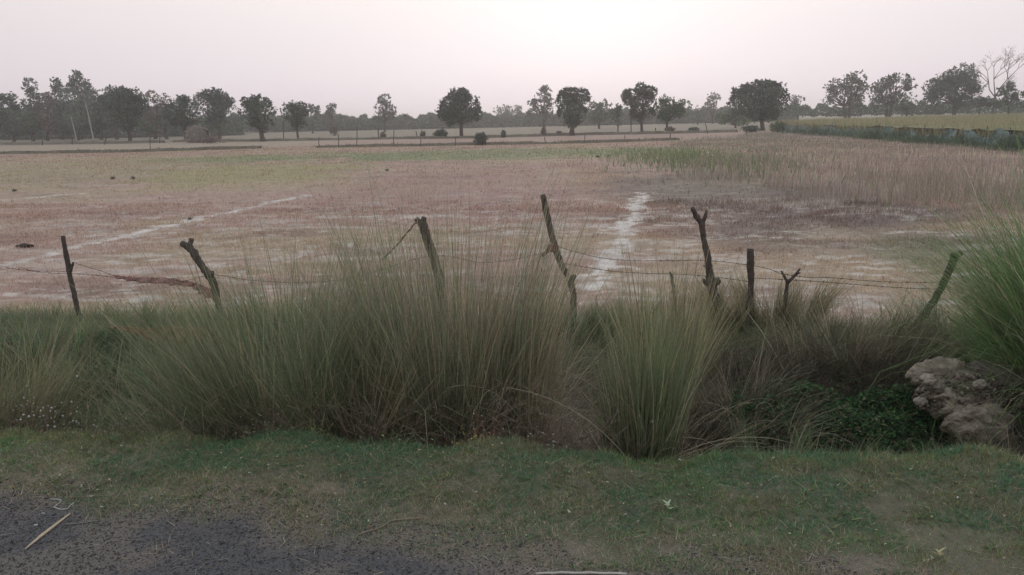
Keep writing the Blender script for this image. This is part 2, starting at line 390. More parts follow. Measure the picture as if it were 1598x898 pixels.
x, y, v = scatter(60000, -3.2, 2.6, 2.2, 3.15); k = v + np.where(x < 0, .07, .16) * x + (fbm(x*2.2, y*2.2, 71, 4) - .5) * .7 < 3.0; x, y = x[k], y[k]; n = len(x)
mb = MB(); mb.add(*pebbles(x, y, np.clip(R.lognormal(-5.7, .4, n), .0015, .010), mixc(n, [(.10, .097, .105), (.065, .062, .068), (.16, .15, .15), (.14, .115, .095)], [5, 4, 2, 1.5])))
tag(mb.build('road_grit', M_CLAY), 'loose grey grit scattered on the road edge', 'grit', None, 'stuff')
x, y, v = scatter(13000, -3.3, 2.6, 2.45, 3.5); ve = v + np.where(x < 0, .07, .16) * x
k = R.random(len(x)) < (1 - sst(3.0, 3.5, ve)) * (0.25 + sst(.4, .65, fbm(x*1.8, y*3, 73, 3))) * sst(2.45, 2.85, ve + .25 * fbm(x*4, y*4, 74, 3)); x, y = x[k], y[k]; n = len(x)
mb = MB(); mb.add(*blades(np.stack([x, y, T(x, y) + .004], 1), R.uniform(0, 2*pi, n), R.uniform(.015, .09, n), R.uniform(.0012, .003, n), R.uniform(1.2, 1.55, n), .1, 2, mixc(n, [(.27, .23, .19), (.17, .13, .10), (.10, .075, .06)], [3, 3, 2])))
tag(mb.build('dry_litter', M_VEG), 'broken dry grass litter along the road edge', 'litter', None, 'stuff')

# ------------------------------------------------------------------ verge turf
def turf(n, v0, v1):
    x, y, v = scatter(n, -3.9, 3.2, v0, v1); ve = v + np.where(x < 0, .07, .16) * np.clip(x, -4, 4)
    e = ve + (fbm(x * 2.2, y * 2.2, 71, 4) - 0.5) * 0.45 + .13
    cl = fbm(x * 7, y * 9, 81, 3)
    p = sst(2.82, 3.1, e) * (0.55 + 0.9 * sst(.35, .6, cl))
    for (u_, v_, r_) in ((660, 828, .16), (1480, 838, .26), (1330, 880, .2), (1560, 880, .2), (760, 745, .10), (1380, 790, .13), (880, 860, .2), (1060, 862, .14)):
        cx, cy, _ = at(u_, v_); p *= 1 - .85 * (1 - sst(.4, 1.1, np.hypot((x - cx) / r_, (y - cy) / r_ / .6) + (fbm(x*6, y*6, 83, 3) - .5)))
    p = np.where(v > 3.72, p * 1.0, p)
    k = R.random(n) < p; return x[k], y[k], v[k], e[k]
x, y, v, e = turf(330000, 2.7, 3.95); n = len(x)
g1 = fbm(x * 1.1, y * 1.6, 85, 3); g2 = fbm(x * 3, y * 3.5, 86, 3)
dryp = np.clip(.03 + .48 * (1 - sst(3.15, 3.45, e)) + .5 * sst(.52, .66, g2) * .5 + .18 * np.exp(-((x + .15) / .7) ** 2), 0, .92)
green = var((.074, .134, .060), n, .33); blue = var((.060, .124, .072), n, .3); oliv = var((.125, .125, .058), n, .25); dry = var((.22, .185, .135), n, .3)
c = np.where((g1 > .5)[:, None], green, blue)
c = np.where((R.random(n) < sst(.45, .65, g2) * .55 + .12)[:, None], oliv, c); c = np.where((R.random(n) < dryp * .7)[:, None], dry, c)
tall = 1 + 1.0 * sst(3.55, 3.8, v)
mb = MB(); mb.add(*blades(np.stack([x, y, T(x, y) - .002], 1), R.uniform(0, 2*pi, n), R.uniform(.012, .036, n) * tall, R.uniform(.0014, .0028, n), R.uniform(.2, 1.35, n), R.uniform(0, .6, n), 2, c))
tag(mb.build('turf', M_VEG), 'short trodden green and straw coloured turf on the verge', 'grass', None, 'stuff')
x, y, v, e = turf(5200, 2.85, 3.9); n = len(x)
mb = MB(); mb.add(*blades(np.stack([x, y, T(x, y) + .012], 1), R.uniform(0, 2*pi, n), R.uniform(.02, .10, n), R.uniform(.0012, .0026, n), R.uniform(.9, 1.5, n), R.uniform(0, .5, n), 3, mixc(n, [(.26, .22, .16), (.17, .15, .10), (.12, .09, .07), (.13, .15, .07)], [3, 3, 2, 2]), wig=.6))
mb.add(*blades(np.stack([x[:900], y[:900], T(x[:900], y[:900]) + .02], 1), R.uniform(0, 2*pi, 900), R.uniform(.008, .022, 900), R.uniform(.006, .012, 900), R.uniform(1, 1.7, 900), .3, 3, mixc(900, [(.24, .20, .14), (.14, .10, .07), (.30, .28, .24)], [3, 3, 1])))
tag(mb.build('verge_litter', M_VEG), 'loose dry stems and leaf bits strewn over the verge', 'litter', None, 'stuff')
# tiny broad weeds in the turf
x, y, v, e = turf(2600, 3.0, 3.9); n = len(x); k = 5
xs = np.repeat(x, k); ys = np.repeat(y, k); m = n * k
mb = MB(); mb.add(*blades(np.stack([xs, ys, T(xs, ys) + .004], 1), R.uniform(0, 2*pi, m), R.uniform(.012, .03, m), R.uniform(.004, .009, m), R.uniform(.7, 1.4, m), .2, 3, mixc(m, [(.06, .11, .05), (.12, .13, .06), (.15, .16, .10)], [4, 2, 1])))
tag(mb.build('leafy_weeds', M_VEG), 'tiny broad leaved weeds dotted through the turf', 'weeds', None, 'stuff')

# ------------------------------------------------------------------ ditch and bank cover
n = 150000
x, y, v = scatter(n, -9.5, 8.5, 3.85, 7.75)
kx = R.random(n) < np.where((v < 4.9), .55, .9) * (0.35 + .8 * fbm(x*3, y*3, 91, 3)) * (1 - .9 * sst(7.35, 7.7, v + (fbm(x*1.5, y*1.5, 77, 3) - .5) * .5)); x, y, v = x[kx], y[kx], v[kx]; n = len(x)
pz = fbm(x * .8, y * 1.1, 92, 3)
lf = 1 - sst(-1.6, -.4, x); rt = sst(1.3, 2.3, x)
gr = var((.060, .092, .050), n, .28); bl = var((.048, .080, .056), n, .25); br = var((.115, .092, .068), n, .3); dk = var((.05, .045, .036), n, .3); yl = var((.13, .135, .065), n, .25)
c = np.where((pz > .5)[:, None], gr, bl)
r_ = R.random(n)
c = np.where((r_ < .12 + .55 * (1 - lf) * (1 - sst(6.2, 6.9, v)))[:, None], br, c)
c = np.where((R.random(n) < .25 * (1 - sst(6, 6.8, v)))[:, None], dk, c)
c = np.where((R.random(n) < sst(6.3, 7, v) * .45)[:, None], yl, c)
ln = R.uniform(.05, .17, n) * (0.6 + .9 * fbm(x * 2, y * 2, 94, 2)) * (1 + .3 * sst(6, 6.8, v))
mb = MB(); mb.add(*blades(np.stack([x, y, T(x, y) - .005], 1), R.uniform(0, 2*pi, n), ln, R.uniform(.0022, .0045, n), np.abs(R.normal(.35, .35, n)), R.uniform(.1, 1.3, n), 3, c, tip=c * 1.25))
tag(mb.build('bank_grass', M_VEG), 'rough green grass covering the ditch banks', 'grass', None, 'stuff')
# creeping green vines low in the ditch on the right, and smaller mats on the left
def leafmat(n, cx, cy, rx, ry, h, cols, w, zoff=0.0, size=(.012, .03)):
    a = R.uniform(0, 2*pi, n); r = np.sqrt(R.random(n)) * (0.75 + .5 * vnoise(a * 2, a * 0, 7))
    x = cx + np.cos(a) * r * rx; y = cy + np.sin(a) * r * ry
    top = h * (0.35 + .9 * fbm(x * 4, y * 4, 95, 3)) * (1 - r ** 3)
    z = T(x, y) + zoff + top * R.random(n) ** .4
    return blades(np.stack([x, y, z], 1), R.uniform(0, 2*pi, n), R.uniform(*size, n), R.uniform(*size, n) * .7, R.uniform(.5, 1.7, n), .3, 2, mixc(n, cols, w, .25))
GV = [(.036, .078, .034), (.055, .105, .042), (.03, .05, .03), (.11, .12, .06), (.09, .07, .05)]
mb = MB()
for (u_, v_, rx, ry, h, n) in ((1220, 650, .62, .40, .30, 15000), (1370, 670, .55, .38, .26, 12000), (1340, 600, .45, .32, .16, 7000), (1150, 690, .30, .18, .14, 3500), (1470, 655, .25, .22, .16, 3000), (1430, 715, .3, .12, .12, 2600)):
    cx, cy, _ = at(u_, v_); mb.add(*leafmat(n, cx, cy, rx, ry, h, GV, [4, 3, 3, .8, 1.2], size=(.010, .040)))
tag(mb.build('creeper_mat', M_VEG), 'low dark green creeper spreading over the ditch on the right', 'creeper', None, 'stuff')
mb = MB()
for (u_, v_, rx, ry, h, n) in ((110, 610, .9, .5, .22, 12000), (250, 640, .5, .4, .2, 7000), (60, 560, .8, .5, .2, 6000), (170, 545, .7, .5, .16, 6000)):
    cx, cy, _ = at(u_, v_); mb.add(*leafmat(n, cx, cy, rx, ry, h, [(.045, .08, .05), (.07, .10, .045), (.035, .05, .035)], [3, 2, 2], size=(.012, .035)))
tag(mb.build('leafy_mat', M_VEG), 'dull green leafy ground cover on the left ditch slope', 'ground cover', None, 'stuff')

# ------------------------------------------------------------------ field stubble
def field_blades(n, v0, v1, wl, hl, wfac, seed):
    v = np.sqrt(R.uniform(v0 ** 2, v1 ** 2, n)); x = R.uniform(-.78, .78, n) * (v + 1.5); y = v - .15 * x
    k = R.random(n) < .2 + 1.1 * sst(.35, .65, fbm(x * .9, y * 1.6, seed, 3)); x, y, v = x[k], y[k], v[k]
    c0 = fieldcol(x, y); lum = c0.mean(1)
    k = (lum < .27) | (R.random(len(x)) < .25); x, y, v, c0 = x[k], y[k], v[k], c0[k]; n = len(x)
    c = c0 * np.exp(R.normal(.12, .28, n))[:, None] * np.array((1.02, .98, .95))
    ds = blob(x, y, 1250, 318, 230, 48)
    h = R.uniform(*hl, n) * (1 + .6 * ds)
    return blades(np.stack([x, y, T(x, y) - .003], 1), R.uniform(0, 2*pi, n), h, R.uniform(*wl, n) * (wfac * v / 10), R.uniform(0, .7, n), .3, 1, c, tip=c * 1.2)
mb = MB(); mb.add(*field_blades(130000, 7.5, 20, (.006, .012), (.02, .085), 1, 111)); mb.add(*field_blades(110000, 19, 70, (.007, .014), (.03, .11), 1.0, 112))
tag(mb.build('stubble', M_VEG), 'short dry crop stubble across the bare field', 'stubble', None, 'stuff')

c0 = at(1092, 250); n = 2600; x = c0[0] + R.normal(0, 2.2, n); y = c0[1] + R.normal(0, 6, n)
mb = MB(); mb.add(*blades(np.stack([x, y, T(x, y)], 1), R.uniform(0, 2*pi, n), R.uniform(.12, .45, n), .035, R.uniform(0, .5, n), .6, 2, mixc(n, [(.085, .12, .055), (.11, .13, .07)], [1, 1])))
tag(mb.build('green_weeds', M_VEG), 'light green weeds at the left tip of the dry reeds', 'weeds', None, 'stuff')
# dry standing reeds at the right of the field
RP = pl([(1092, 216), (1100, 262), (1175, 284), (1260, 312), (1430, 330), (1598, 345), (1800, 350)]) + [(34, 24), (42, 36), (27, 39), (28, 56), (31, 88)]
n = 120000; v = np.sqrt(R.uniform(13 ** 2, 90 ** 2, n)); x = R.uniform(.10, .8, n) * v; y = v - .15 * x
xx = x + (fbm(x*.3, y*.2, 121, 3) - .5) * 9 + R.normal(0, 1.2, n); yy = y + (fbm(x*.4, y*.4, 122, 3) - .5) * 6 + R.normal(0, 1, n)
k = inpoly(xx, yy, RP) & (R.random(n) < .25 + sst(.35, .6, fbm(x*.5, y*.35, 123, 3))); x, y, v = x[k], y[k], v[k]; n = len(x)
v2 = R.uniform(14.5, 27, 15000); x2 = R.uniform(.28, .78, 15000) * v2; y2 = v2 - .15 * x2; k2 = inpoly(x2, y2 + (fbm(x2, y2, 126, 2) - .5) * 3, RP) & (R.random(15000) < sst(.3, .6, fbm(x2 * .8, y2 * .6, 125, 3))); x = np.append(x, x2[k2]); y = np.append(y, y2[k2]); v = np.append(v, v2[k2]); n = len(x)
mb = MB(); mb.add(*blades(np.stack([x, y, T(x, y)], 1), R.uniform(0, 2*pi, n), R.uniform(.2, .75, n) ** 1.2 * (.65 + .6 * fbm(x*.3, y*.3, 124, 2)) * (1 - .62 * sst(24, 50, v)), R.uniform(.007, .013, n) * np.clip(v / 22, .8, 2.4), np.abs(R.normal(0, .13, n)), R.uniform(0, .4, n), 2,
     np.where((R.random(n) < sst(30, 60, v) * .6)[:, None], var((.12, .125, .095), n, .2), mixc(n, [(.20, .16, .145), (.16, .13, .115), (.13, .12, .09), (.27, .23, .205)], [4, 3, 1.6, 1]))))
tag(mb.build('dry_reeds', M_VEG), 'thin standing dry reeds on the right of the field', 'reeds', None, 'stuff')

# ------------------------------------------------------------------ grass clumps
GREEN = [(.060, .088, .054), (.078, .104, .062), (.044, .062, .042), (.15, .14, .095), (.26, .22, .16)]
def clump(name, label, u, v, rx, ry, n, L, w, lean, droop, cols, wts, tipc=(.21, .175, .125), dry=0.15, bent=3, aim=None, pos=None, group=None, cat='grass clump', arch=0.05, wig=.3, seg=5, outw=.35):
    c0 = np.array(at(u, v)) if pos is None else np.array(pos)
    t = thing(name, label, cat, c0, group)
    L = L * 1.3
    def roots(n):
        a = R.uniform(0, 2*pi, n); r = np.sqrt(R.random(n)); x = c0[0] + np.cos(a) * r * rx; y = c0[1] + np.sin(a) * r * ry
        return a, r, np.stack([x, y, T(x, y) - .01], 1)
    a, r, rt = roots(n)
    tf = R.integers(0, max(4, n // 40), n); tx, ty = R.normal(0, 1, (2, n // 40 + 5)); ta = R.normal(0, 1, n // 40 + 5); tb = np.exp(R.normal(0, .40, n // 40 + 5)); tl = np.exp(R.normal(0, .13, n // 40 + 5))
    cl_ = R.uniform(0, 2*pi, n // 40 + 5); cr2 = np.sqrt(R.random(n // 40 + 5))
    a = cl_[tf]; r = np.clip(cr2[tf] + R.normal(0, .05, n), 0, 1.1); xx = c0[0] + np.cos(a) * r * rx + R.normal(0, .018, n); yy = c0[1] + np.sin(a) * r * ry + R.normal(0, .018, n); rt = np.stack([xx, yy, T(xx, yy) - .01], 1)
    ao = a + ta[tf] * .6 + R.normal(0, .35, n)
    if aim is not None: k = R.random(n) < .6; ao = np.where(k, R.normal(aim, .5, n), ao)
    le = np.abs(R.normal(lean, lean * .7, n)) + outw * r * R.random(n)
    dr = R.uniform(0, droop, n) + np.where(R.random(n) < arch, R.uniform(.8, 1.9, n), 0)
    ln = L * np.clip(R.normal(.74, .13, n) * tl[tf], .25, 1.25)
    c = mixc(n, cols, wts, .25) * tb[tf][:, None]; hi = R.random(n) < .11; c[hi] = var((.24, .205, .145), int(hi.sum()), .3); w_ = R.uniform(.7, 1.3, n) * w * 1.25 * np.where(hi, 1.3, 1)
    mb = MB(); mb.add(*blades(rt, ao, ln, w_, le, dr, seg, c, tip=var(tipc, n, .2), tipmix=.55, wig=wig))
    tag(mb.build('green_blades', M_VEG, t), kind='stuff')
    k = int(n * dry)
    if k:
        a, r, rt = roots(k)
        mb = MB(); mb.add(*blades(rt, a + R.normal(0, 1, k), L * R.uniform(.25, .8, k), R.uniform(.7, 1.5, k) * w, R.uniform(.2, 1.2, k), R.uniform(.2, 1.8, k), seg, mixc(k, [(.20, .165, .12), (.12, .09, .065), (.30, .25, .19)], [3, 3, 1.3], .25), wig=.7))
        tag(mb.build('dry_blades', M_VEG, t), kind='stuff')
    for _ in range(bent):
        a = R.uniform(-pi, pi); q = R.random() ** .5
        p = np.array((c0[0] + math.cos(a) * q * rx, c0[1] + math.sin(a) * q * ry - .05, 0)); p[2] = float(T(p[0], p[1]))
        az = random.choice([R.normal(0, .5), R.normal(pi, .5)]) ; ph = R.uniform(.2, .7); pts = [p]; dl = R.uniform(.8, 2.2); m = 9; ll = L * R.uniform(.5, .85)
        for j in range(m):
            f = ph + dl * ((j + .5) / m) ** 1.3; pts.append(pts[-1] + np.array((math.sin(f) * math.cos(az), math.sin(f) * math.sin(az) * .6, math.cos(f))) * ll / m)
        vs, fs = tube(pts, [.0040 * (1 - .7 * i / m) for i in range(m + 1)], 4); b = MB(); b.add(vs, fs, np.array((.36, .31, .23)) * R.uniform(.6, 1.1)); b.build('bent_stalk', M_STRAW, t)
    return t
def P3(u, v, Y):
    q = atY(u, v, Y); return (q[0], q[1], float(T(q[0], q[1])))
G = 'tall grass clumps growing in the ditch'
clump('grass_clump', 'tallest and widest clump of grey green grass standing in the middle of the ditch', 0, 0, .46, .28, 4200, 1.44, .0036, .10, .45, GREEN, [4, 3, 3, 2, 1], outw=.28, dry=.40, bent=18, pos=P3(700, 640, 4.75), group=G, arch=.06)
clump('grass_clump', 'broad soft green grass clump left of the tallest clump', 0, 0, .50, .32, 4000, 1.30, .0034, .14, .6, [(.056, .090, .054), (.072, .108, .060), (.040, .060, .040), (.13, .135, .085)], [4, 3, 2, 1], outw=.3, dry=.30, bent=14, pos=P3(450, 650, 4.75), group=G, arch=.07, tipc=(.17, .16, .10))
clump('grass_clump', 'upright narrow green grass clump right of the tallest clump at the verge edge', 0, 0, .17, .11, 1700, 1.06, .0032, .06, .35, [(.055, .086, .048), (.070, .100, .054), (.045, .06, .035), (.14, .13, .075)], [4, 3, 2, 1.6], wig=.7, dry=.35, bent=7, pos=P3(1000, 680, 4.12), group=G, arch=.04, tipc=(.15, .15, .09), outw=.10)
clump('grass_clump', 'thin upright yellowish tuft rising behind the narrow green clump', 0, 0, .22, .2, 900, 1.0, .0036, .11, .3, [(.10, .115, .06), (.17, .15, .09), (.08, .09, .05)], [3, 3, 2], bent=2, pos=P3(1040, 560, 5.7), group=G, arch=.04)
clump('grass_clump', 'sparse straw coloured stems on the right flank of the tallest clump', 0, 0, .22, .2, 800, 1.28, .0034, .06, .2, [(.20, .175, .11), (.12, .12, .07), (.27, .23, .16)], [3, 3, 1.5], bent=5, pos=P3(800, 640, 4.75), group=G, arch=.05, outw=.12)
clump('grass_clump', 'loose drooping green clump on the left end of the soft green one', 0, 0, .34, .24, 1300, .74, .0034, .34, 1.0, [(.056, .088, .052), (.072, .102, .056), (.040, .058, .038)], [4, 3, 3], bent=9, pos=P3(310, 650, 4.7), group=G, arch=.1)
clump('grass_clump', 'brown tangled grass between the two big green clumps', 0, 0, .30, .25, 1300, .95, .0036, .30, .8, [(.13, .105, .075), (.08, .075, .05), (.09, .105, .055)], [3, 3, 2], bent=10, pos=P3(560, 660, 4.55), group=G, arch=.15)
clump('grass_clump', 'dark green grass clump cut by the left edge of the photo', 0, 0, .36, .3, 1900, .86, .0038, .26, .7, [(.055, .085, .04), (.08, .10, .045), (.10, .085, .05)], [4, 3, 2], bent=3, pos=P3(-35, 620, 5.0), group=G, arch=.08)
clump('grass_clump', 'big bushy bright green clump overhanging from the right edge of the photo', 0, 0, .40, .45, 5200, 1.52, .0046, .20, 1.3, [(.05, .10, .035), (.07, .13, .045), (.04, .07, .03), (.10, .14, .06)], [4, 3, 3, 1], bent=4, pos=P3(1715, 560, 5.0), aim=pi, group=G, arch=.12, tipc=(.11, .14, .07), dry=.05)
clump('grass_clump', 'grey brown withered grass heap right of the narrow green clump', 0, 0, .40, .28, 950, .56, .0032, .5, 1.4, [(.10, .088, .07), (.07, .06, .048), (.13, .115, .09), (.06, .07, .04)], [4, 3, 2, 1], bent=9, pos=P3(1160, 600, 5.2), group=G, arch=.2, tipc=(.17, .15, .12))
clump('grass_clump', 'low dark withered grass on the far bank under the leaning right post', 0, 0, .6, .3, 1500, .5, .0040, .35, 1.0, [(.085, .075, .055), (.06, .065, .04), (.12, .10, .08)], [3, 3, 2], bent=1, pos=P3(1340, 540, 6.0), group=G, arch=.1, tipc=(.14, .12, .09))
clump('grass_clump', 'short olive tuft around the foot of the straight stump post', 0, 0, .55, .2, 1500, .46, .0045, .22, .6, [(.11, .115, .06), (.08, .085, .05), (.15, .13, .08)], [3, 3, 2], bent=0, pos=P3(1190, 505, 7.0), group=G, arch=.05)
clump('grass_clump', 'pale drooping dry grass just left of the narrow green clump', 0, 0, .22, .18, 800, .62, .0032, .35, 1.7, [(.19, .165, .12), (.12, .10, .08), (.12, .13, .08)], [3, 3, 2], bent=4, pos=P3(858, 600, 4.7), group=G, arch=.3, tipc=(.22, .19, .14))
for i, (u_, v_, Y, n, L_, lb) in enumerate([(150, 560, 6.0, 900, .50, 'fine blue green tuft below the leftmost post'), (60, 520, 6.6, 1100, .46, 'bright green tuft on the bank left of the leftmost post'), (235, 530, 6.2, 900, .48, 'dull green tuft under the hanging orange net'),
        (90, 640, 5.0, 800, .50, 'low dark tuft behind the white flowered weed'), (230, 480, 7.1, 1100, .36, 'short bank grass between the two left posts'), (420, 470, 7.0, 1200, .62, 'grass on the bank behind the soft green clump'),
        (890, 520, 6.7, 1200, .34, 'short green bank grass around the cloth tied post'), (960, 490, 7.1, 900, .30, 'short bank grass right of the cloth tied post'), (1500, 545, 6.2, 1500, .42, 'low bright green grass above the clay mound'),
        (1240, 640, 4.6, 500, .34, 'thin grey grass poking through the creeper'), (1220, 700, 4.2, 500, .30, 'pale grey tuft at the verge edge right of the narrow green clump')]):
    clump('grass_tuft', lb, 0, 0, .5, .3, n, L_, .0036, .3, .9, [(.055, .085, .045), (.075, .105, .05), (.045, .065, .045), (.12, .12, .07)] if i != 10 else [(.17, .16, .13), (.10, .10, .08)], [4, 3, 3, 1] if i != 10 else [1, 1], bent=1 if i != 9 else 3, pos=P3(u_, v_, Y), group='lower grass tufts on the ditch banks', dry=.12, cat='grass tuft', tipc=(.13, .14, .08))

# ------------------------------------------------------------------ dry weeds at the verge edge
def weed(label, u, v, Y, w, h, nst, stemc, nhead, headc, hs=.008, leafc=None, nleaf=0, name='dry_weed'):
    c0 = np.array(P3(u, v, Y)); t = thing(name, label, 'weed', c0, 'weeds along the verge edge')
    mb = MB(); tips = []
    for _ in range(nst):
        p = c0 + np.array((R.normal(0, w * .45), R.normal(0, w * .25), 0)); p[2] = float(T(p[0], p[1])); a = R.uniform(0, 2*pi); ph = abs(R.normal(.3, .3)); hh = h * R.uniform(.4, 1.05); pts = [p]
        for j in range(4):
            ph += R.normal(.08, .22); a += R.normal(0, .5); pts.append(pts[-1] + np.array((math.sin(ph) * math.cos(a), math.sin(ph) * math.sin(a), abs(math.cos(ph)))) * hh / 4)
        vs, fs = tube(pts, [.0022, .0018, .0015, .0011, .0006], 3, cap=False); cc = np.array(stemc) * R.uniform(.6, 1.4); mb.add(vs, fs, cc)
        for j in (2, 3, 4):
            for _q in range(2):
                d = np.array((R.normal(0, 1), R.normal(0, 1), R.uniform(.2, 1.2))); d /= np.linalg.norm(d); e = pts[j] + d * hh * R.uniform(.1, .28)
                vs, fs = tube([pts[j], e], [.0012, .0005], 3, cap=False); mb.add(vs, fs, cc); tips.append(e)
    tag(mb.build('stems', M_VEG, t), kind='stuff')
    tips = np.array(tips); k = R.choice(len(tips), min(nhead, len(tips)), replace=False); hp = tips[k]; n = len(hp); hs = hs * .75
    X = OCT[None] * (hs * R.uniform(.6, 1.5, (n, 1, 1))) * R.uniform(.7, 1.2, (n, 6, 3)) + hp[:, None]
    mb = MB(); mb.add(X.reshape(-1, 3), (OF[None] + (np.arange(n) * 6)[:, None, None]).reshape(-1, 3), np.repeat(var(headc, n, .25), 6, 0))
    tag(mb.build('seed_heads', M_VEG, t), kind='stuff')
    if nleaf:
        lp = tips[R.integers(0, len(tips), nleaf)] * 1.0; lp = lp + R.normal(0, .012, lp.shape); lp[:, 2] = c0[2] + (lp[:, 2] - c0[2]) * R.uniform(.2, 1, nleaf)
        mb = MB(); mb.add(*blades(lp, R.uniform(0, 2*pi, nleaf), R.uniform(.01, .028, nleaf), R.uniform(.006, .013, nleaf), R.uniform(.4, 1.8, nleaf), .4, 2, var(leafc, nleaf, .3)))
        tag(mb.build('leaves', M_VEG, t), kind='stuff')
BR = (.10, .08, .065)
weed('pale seed headed weed at the far left verge edge', 95, 670, 4.25, .30, .34, 30, BR, 60, (.42, .38, .34), .008, (.13, .10, .07), 140)
for lb_, u_, Y_, w_, h_ in (('brown twig tangle at the foot of the soft green clump', 400, 4.12, .3, .30), ('brown twig tangle between the soft green clump and the tallest clump', 560, 4.1, .3, .36), ('dark brown twig tangle under the middle of the tallest clump', 670, 4.1, .26, .34), ('brown twig tangle at the far left under the pale seeded weed', 20, 4.4, .3, .28), ('brown twig tangle right of the narrow green clump', 1100, 4.15, .24, .30)):
    weed(lb_, u_, 690, Y_, w_, h_, 70, (.13, .10, .08), 36, (.26, .22, .18), .005, (.11, .09, .06), 120)
weed('yellowish leafy weed below the soft green clump', 492, 685, 4.0, .12, .16, 18, (.10, .10, .06), 14, (.2, .2, .12), .005, (.15, .16, .07), 160, 'leafy_weed')
weed('dull grey green weed left of the yellowish leafy weed', 415, 690, 4.0, .18, .15, 20, BR, 24, (.22, .20, .15), .005, (.10, .11, .07), 160, 'leafy_weed')
weed('low brown weed under the left end of the grass', 200, 690, 4.1, .26, .16, 26, BR, 26, (.22, .19, .15), .005, (.10, .10, .06), 160)
weed('rusty red brown weed with yellow leaves at the foot of the tallest clump', 755, 680, 3.95, .14, .22, 26, (.15, .09, .07), 30, (.30, .24, .22), .006, (.20, .12, .09), 200)
weed('yellow leaved weed under the rusty red brown weed', 735, 690, 3.88, .09, .12, 14, (.10, .09, .06), 10, (.25, .2, .1), .005, (.22, .19, .07), 110, 'leafy_weed')
weed('green leafy weed in the turf below the brown tangle', 640, 696, 3.85, .14, .10, 16, (.07, .09, .05), 8, (.2, .2, .15), .004, (.08, .12, .06), 150, 'leafy_weed')
weed('pinkish brown twiggy weed left of the narrow green clump', 890, 680, 4.02, .32, .62, 130, (.15, .115, .10), 90, (.24, .19, .17), .005, (.13, .10, .08), 150)
weed('weed with a row of tiny white flower heads at the verge edge', 845, 690, 3.9, .24, .17, 30, BR, 60, (.52, .50, .46), .007, (.10, .10, .06), 140)
weed('brown weed hanging under the straw coloured stems', 790, 650, 4.3, .22, .40, 34, (.12, .09, .075), 30, (.24, .20, .17), .005, (.12, .10, .07), 120)
weed('sparse white dotted weed below the tallest clump', 640, 650, 4.1, .28, .22, 24, BR, 24, (.46, .44, .42), .006)
weed('yellow brown leafy weed at the verge edge below the clay mound', 1530, 710, 3.85, .26, .24, 44, (.11, .09, .055), 60, (.34, .30, .20), .007, (.17, .14, .07), 300)
weed('thin pale weed standing against the clay mound', 1545, 660, 4.0, .16, .42, 20, (.17, .14, .12), 20, (.40, .36, .32), .006, (.14, .11, .08), 60)
weed('grey brown twiggy weed in front of the bright right clump', 1585, 640, 4.3, .22, .62, 40, (.13, .11, .10), 20, (.2, .17, .15), .005, (.09, .08, .06), 60)
for lb_, u_, v_, Y_, w_, h_ in (('dark brush on the far ditch bank below the crooked post', 1125, 560, 5.9, .34, .42), ('dark brush on the far ditch bank below the stump post', 1200, 560, 5.8, .36, .46), ('dark brush on the far ditch bank below the forked stake', 1275, 565, 5.7, .36, .42), ('dark brush in the ditch below the leaning post', 1360, 575, 5.5, .36, .44), ('dark brush left of the clay mound', 1415, 580, 5.4, .26, .34), ('brown brush behind the narrow green clump', 1090, 600, 5.0, .28, .50), ('grey brush in the ditch between creeper and far bank', 1240, 600, 5.2, .34, .34)):
    weed(lb_, u_, v_, Y_, w_, h_, 120, (.085, .066, .055), 30, (.18, .15, .12), .005, (.075, .07, .048), 220)
clump('grass_tuft', 'dry pale grass hanging in front of the right end of the clay mound', 0, 0, .22, .12, 420, .42, .0034, .35, 1.0, [(.16, .135, .105), (.10, .085, .065), (.09, .10, .06)], [3, 3, 1], bent=3, pos=P3(1585, 660, 4.45), group='lower grass tufts on the ditch banks', dry=.3, cat='grass tuft', tipc=(.2, .17, .13))
clump('grass_tuft', 'short dull grass growing at the foot of the clay mound', 0, 0, .30, .08, 420, .17, .0034, .4, .8, [(.07, .085, .05), (.12, .10, .07)], [2, 2], bent=0, pos=P3(1500, 690, 4.35), group='lower grass tufts on the ditch banks', dry=.2, cat='grass tuft')
weed('brown twiggy weed leaning over the lower left of the clay mound', 1478, 690, 4.1, .2, .34, 50, (.12, .10, .08), 20, (.3, .26, .2), .005, (.08, .10, .05), 120)
weed('small grey weed at the verge edge left of the creeper', 1180, 705, 3.9, .22, .12, 22, (.12, .11, .09), 24, (.30, .28, .24), .005, (.09, .10, .07), 100)

# ------------------------------------------------------------------ clay mound
def lump(name, c, rx, ry, rz, seed, parent=None, col=(.29, .25, .205), sub=5):
    import bmesh
    bm = bmesh.new(); bmesh.ops.create_icosphere(bm, subdivisions=sub, radius=1); V0 = np.array([q.co for q in bm.verts]); Fc = np.array([[q.index for q in f.verts] for f in bm.faces]); bm.free()
    d = 1 + (fbm(V0[:, 0] * 1.8 + seed, V0[:, 1] * 1.8 + V0[:, 2] * 1.3, seed, 4) - .5) * .8 + (fbm(V0[:, 0] * 5 + seed, V0[:, 2] * 5 + V0[:, 1] * 4, seed + 3, 5) - .5) * .38
    X = V0 * d[:, None] * np.array((rx, ry, rz)) + np.array(c)
    g = fbm(X[:, 0] * 7, X[:, 2] * 9 + X[:, 1] * 5, seed + 9, 3); cc = np.array(col) * (.75 + .45 * g)[:, None]
    cc = np.where((g < .4)[:, None], cc * .72, cc)
    return mesh(name, X, Fc, cc, M_CLAY, parent, c if parent is None else (0, 0, 0), True)
c0 = tuple(atY(1508, 622, 4.9))
t = thing('clay_mound', 'pale heap of crumbled clay in the right end of the ditch', 'mound', c0)
lump('clay', (c0[0], c0[1] + .05, c0[2] + .0), .26, .19, .155, 3, t)
lump('clay', (c0[0] - .10, c0[1] + .12, c0[2] + .10), .19, .15, .13, 8, t)
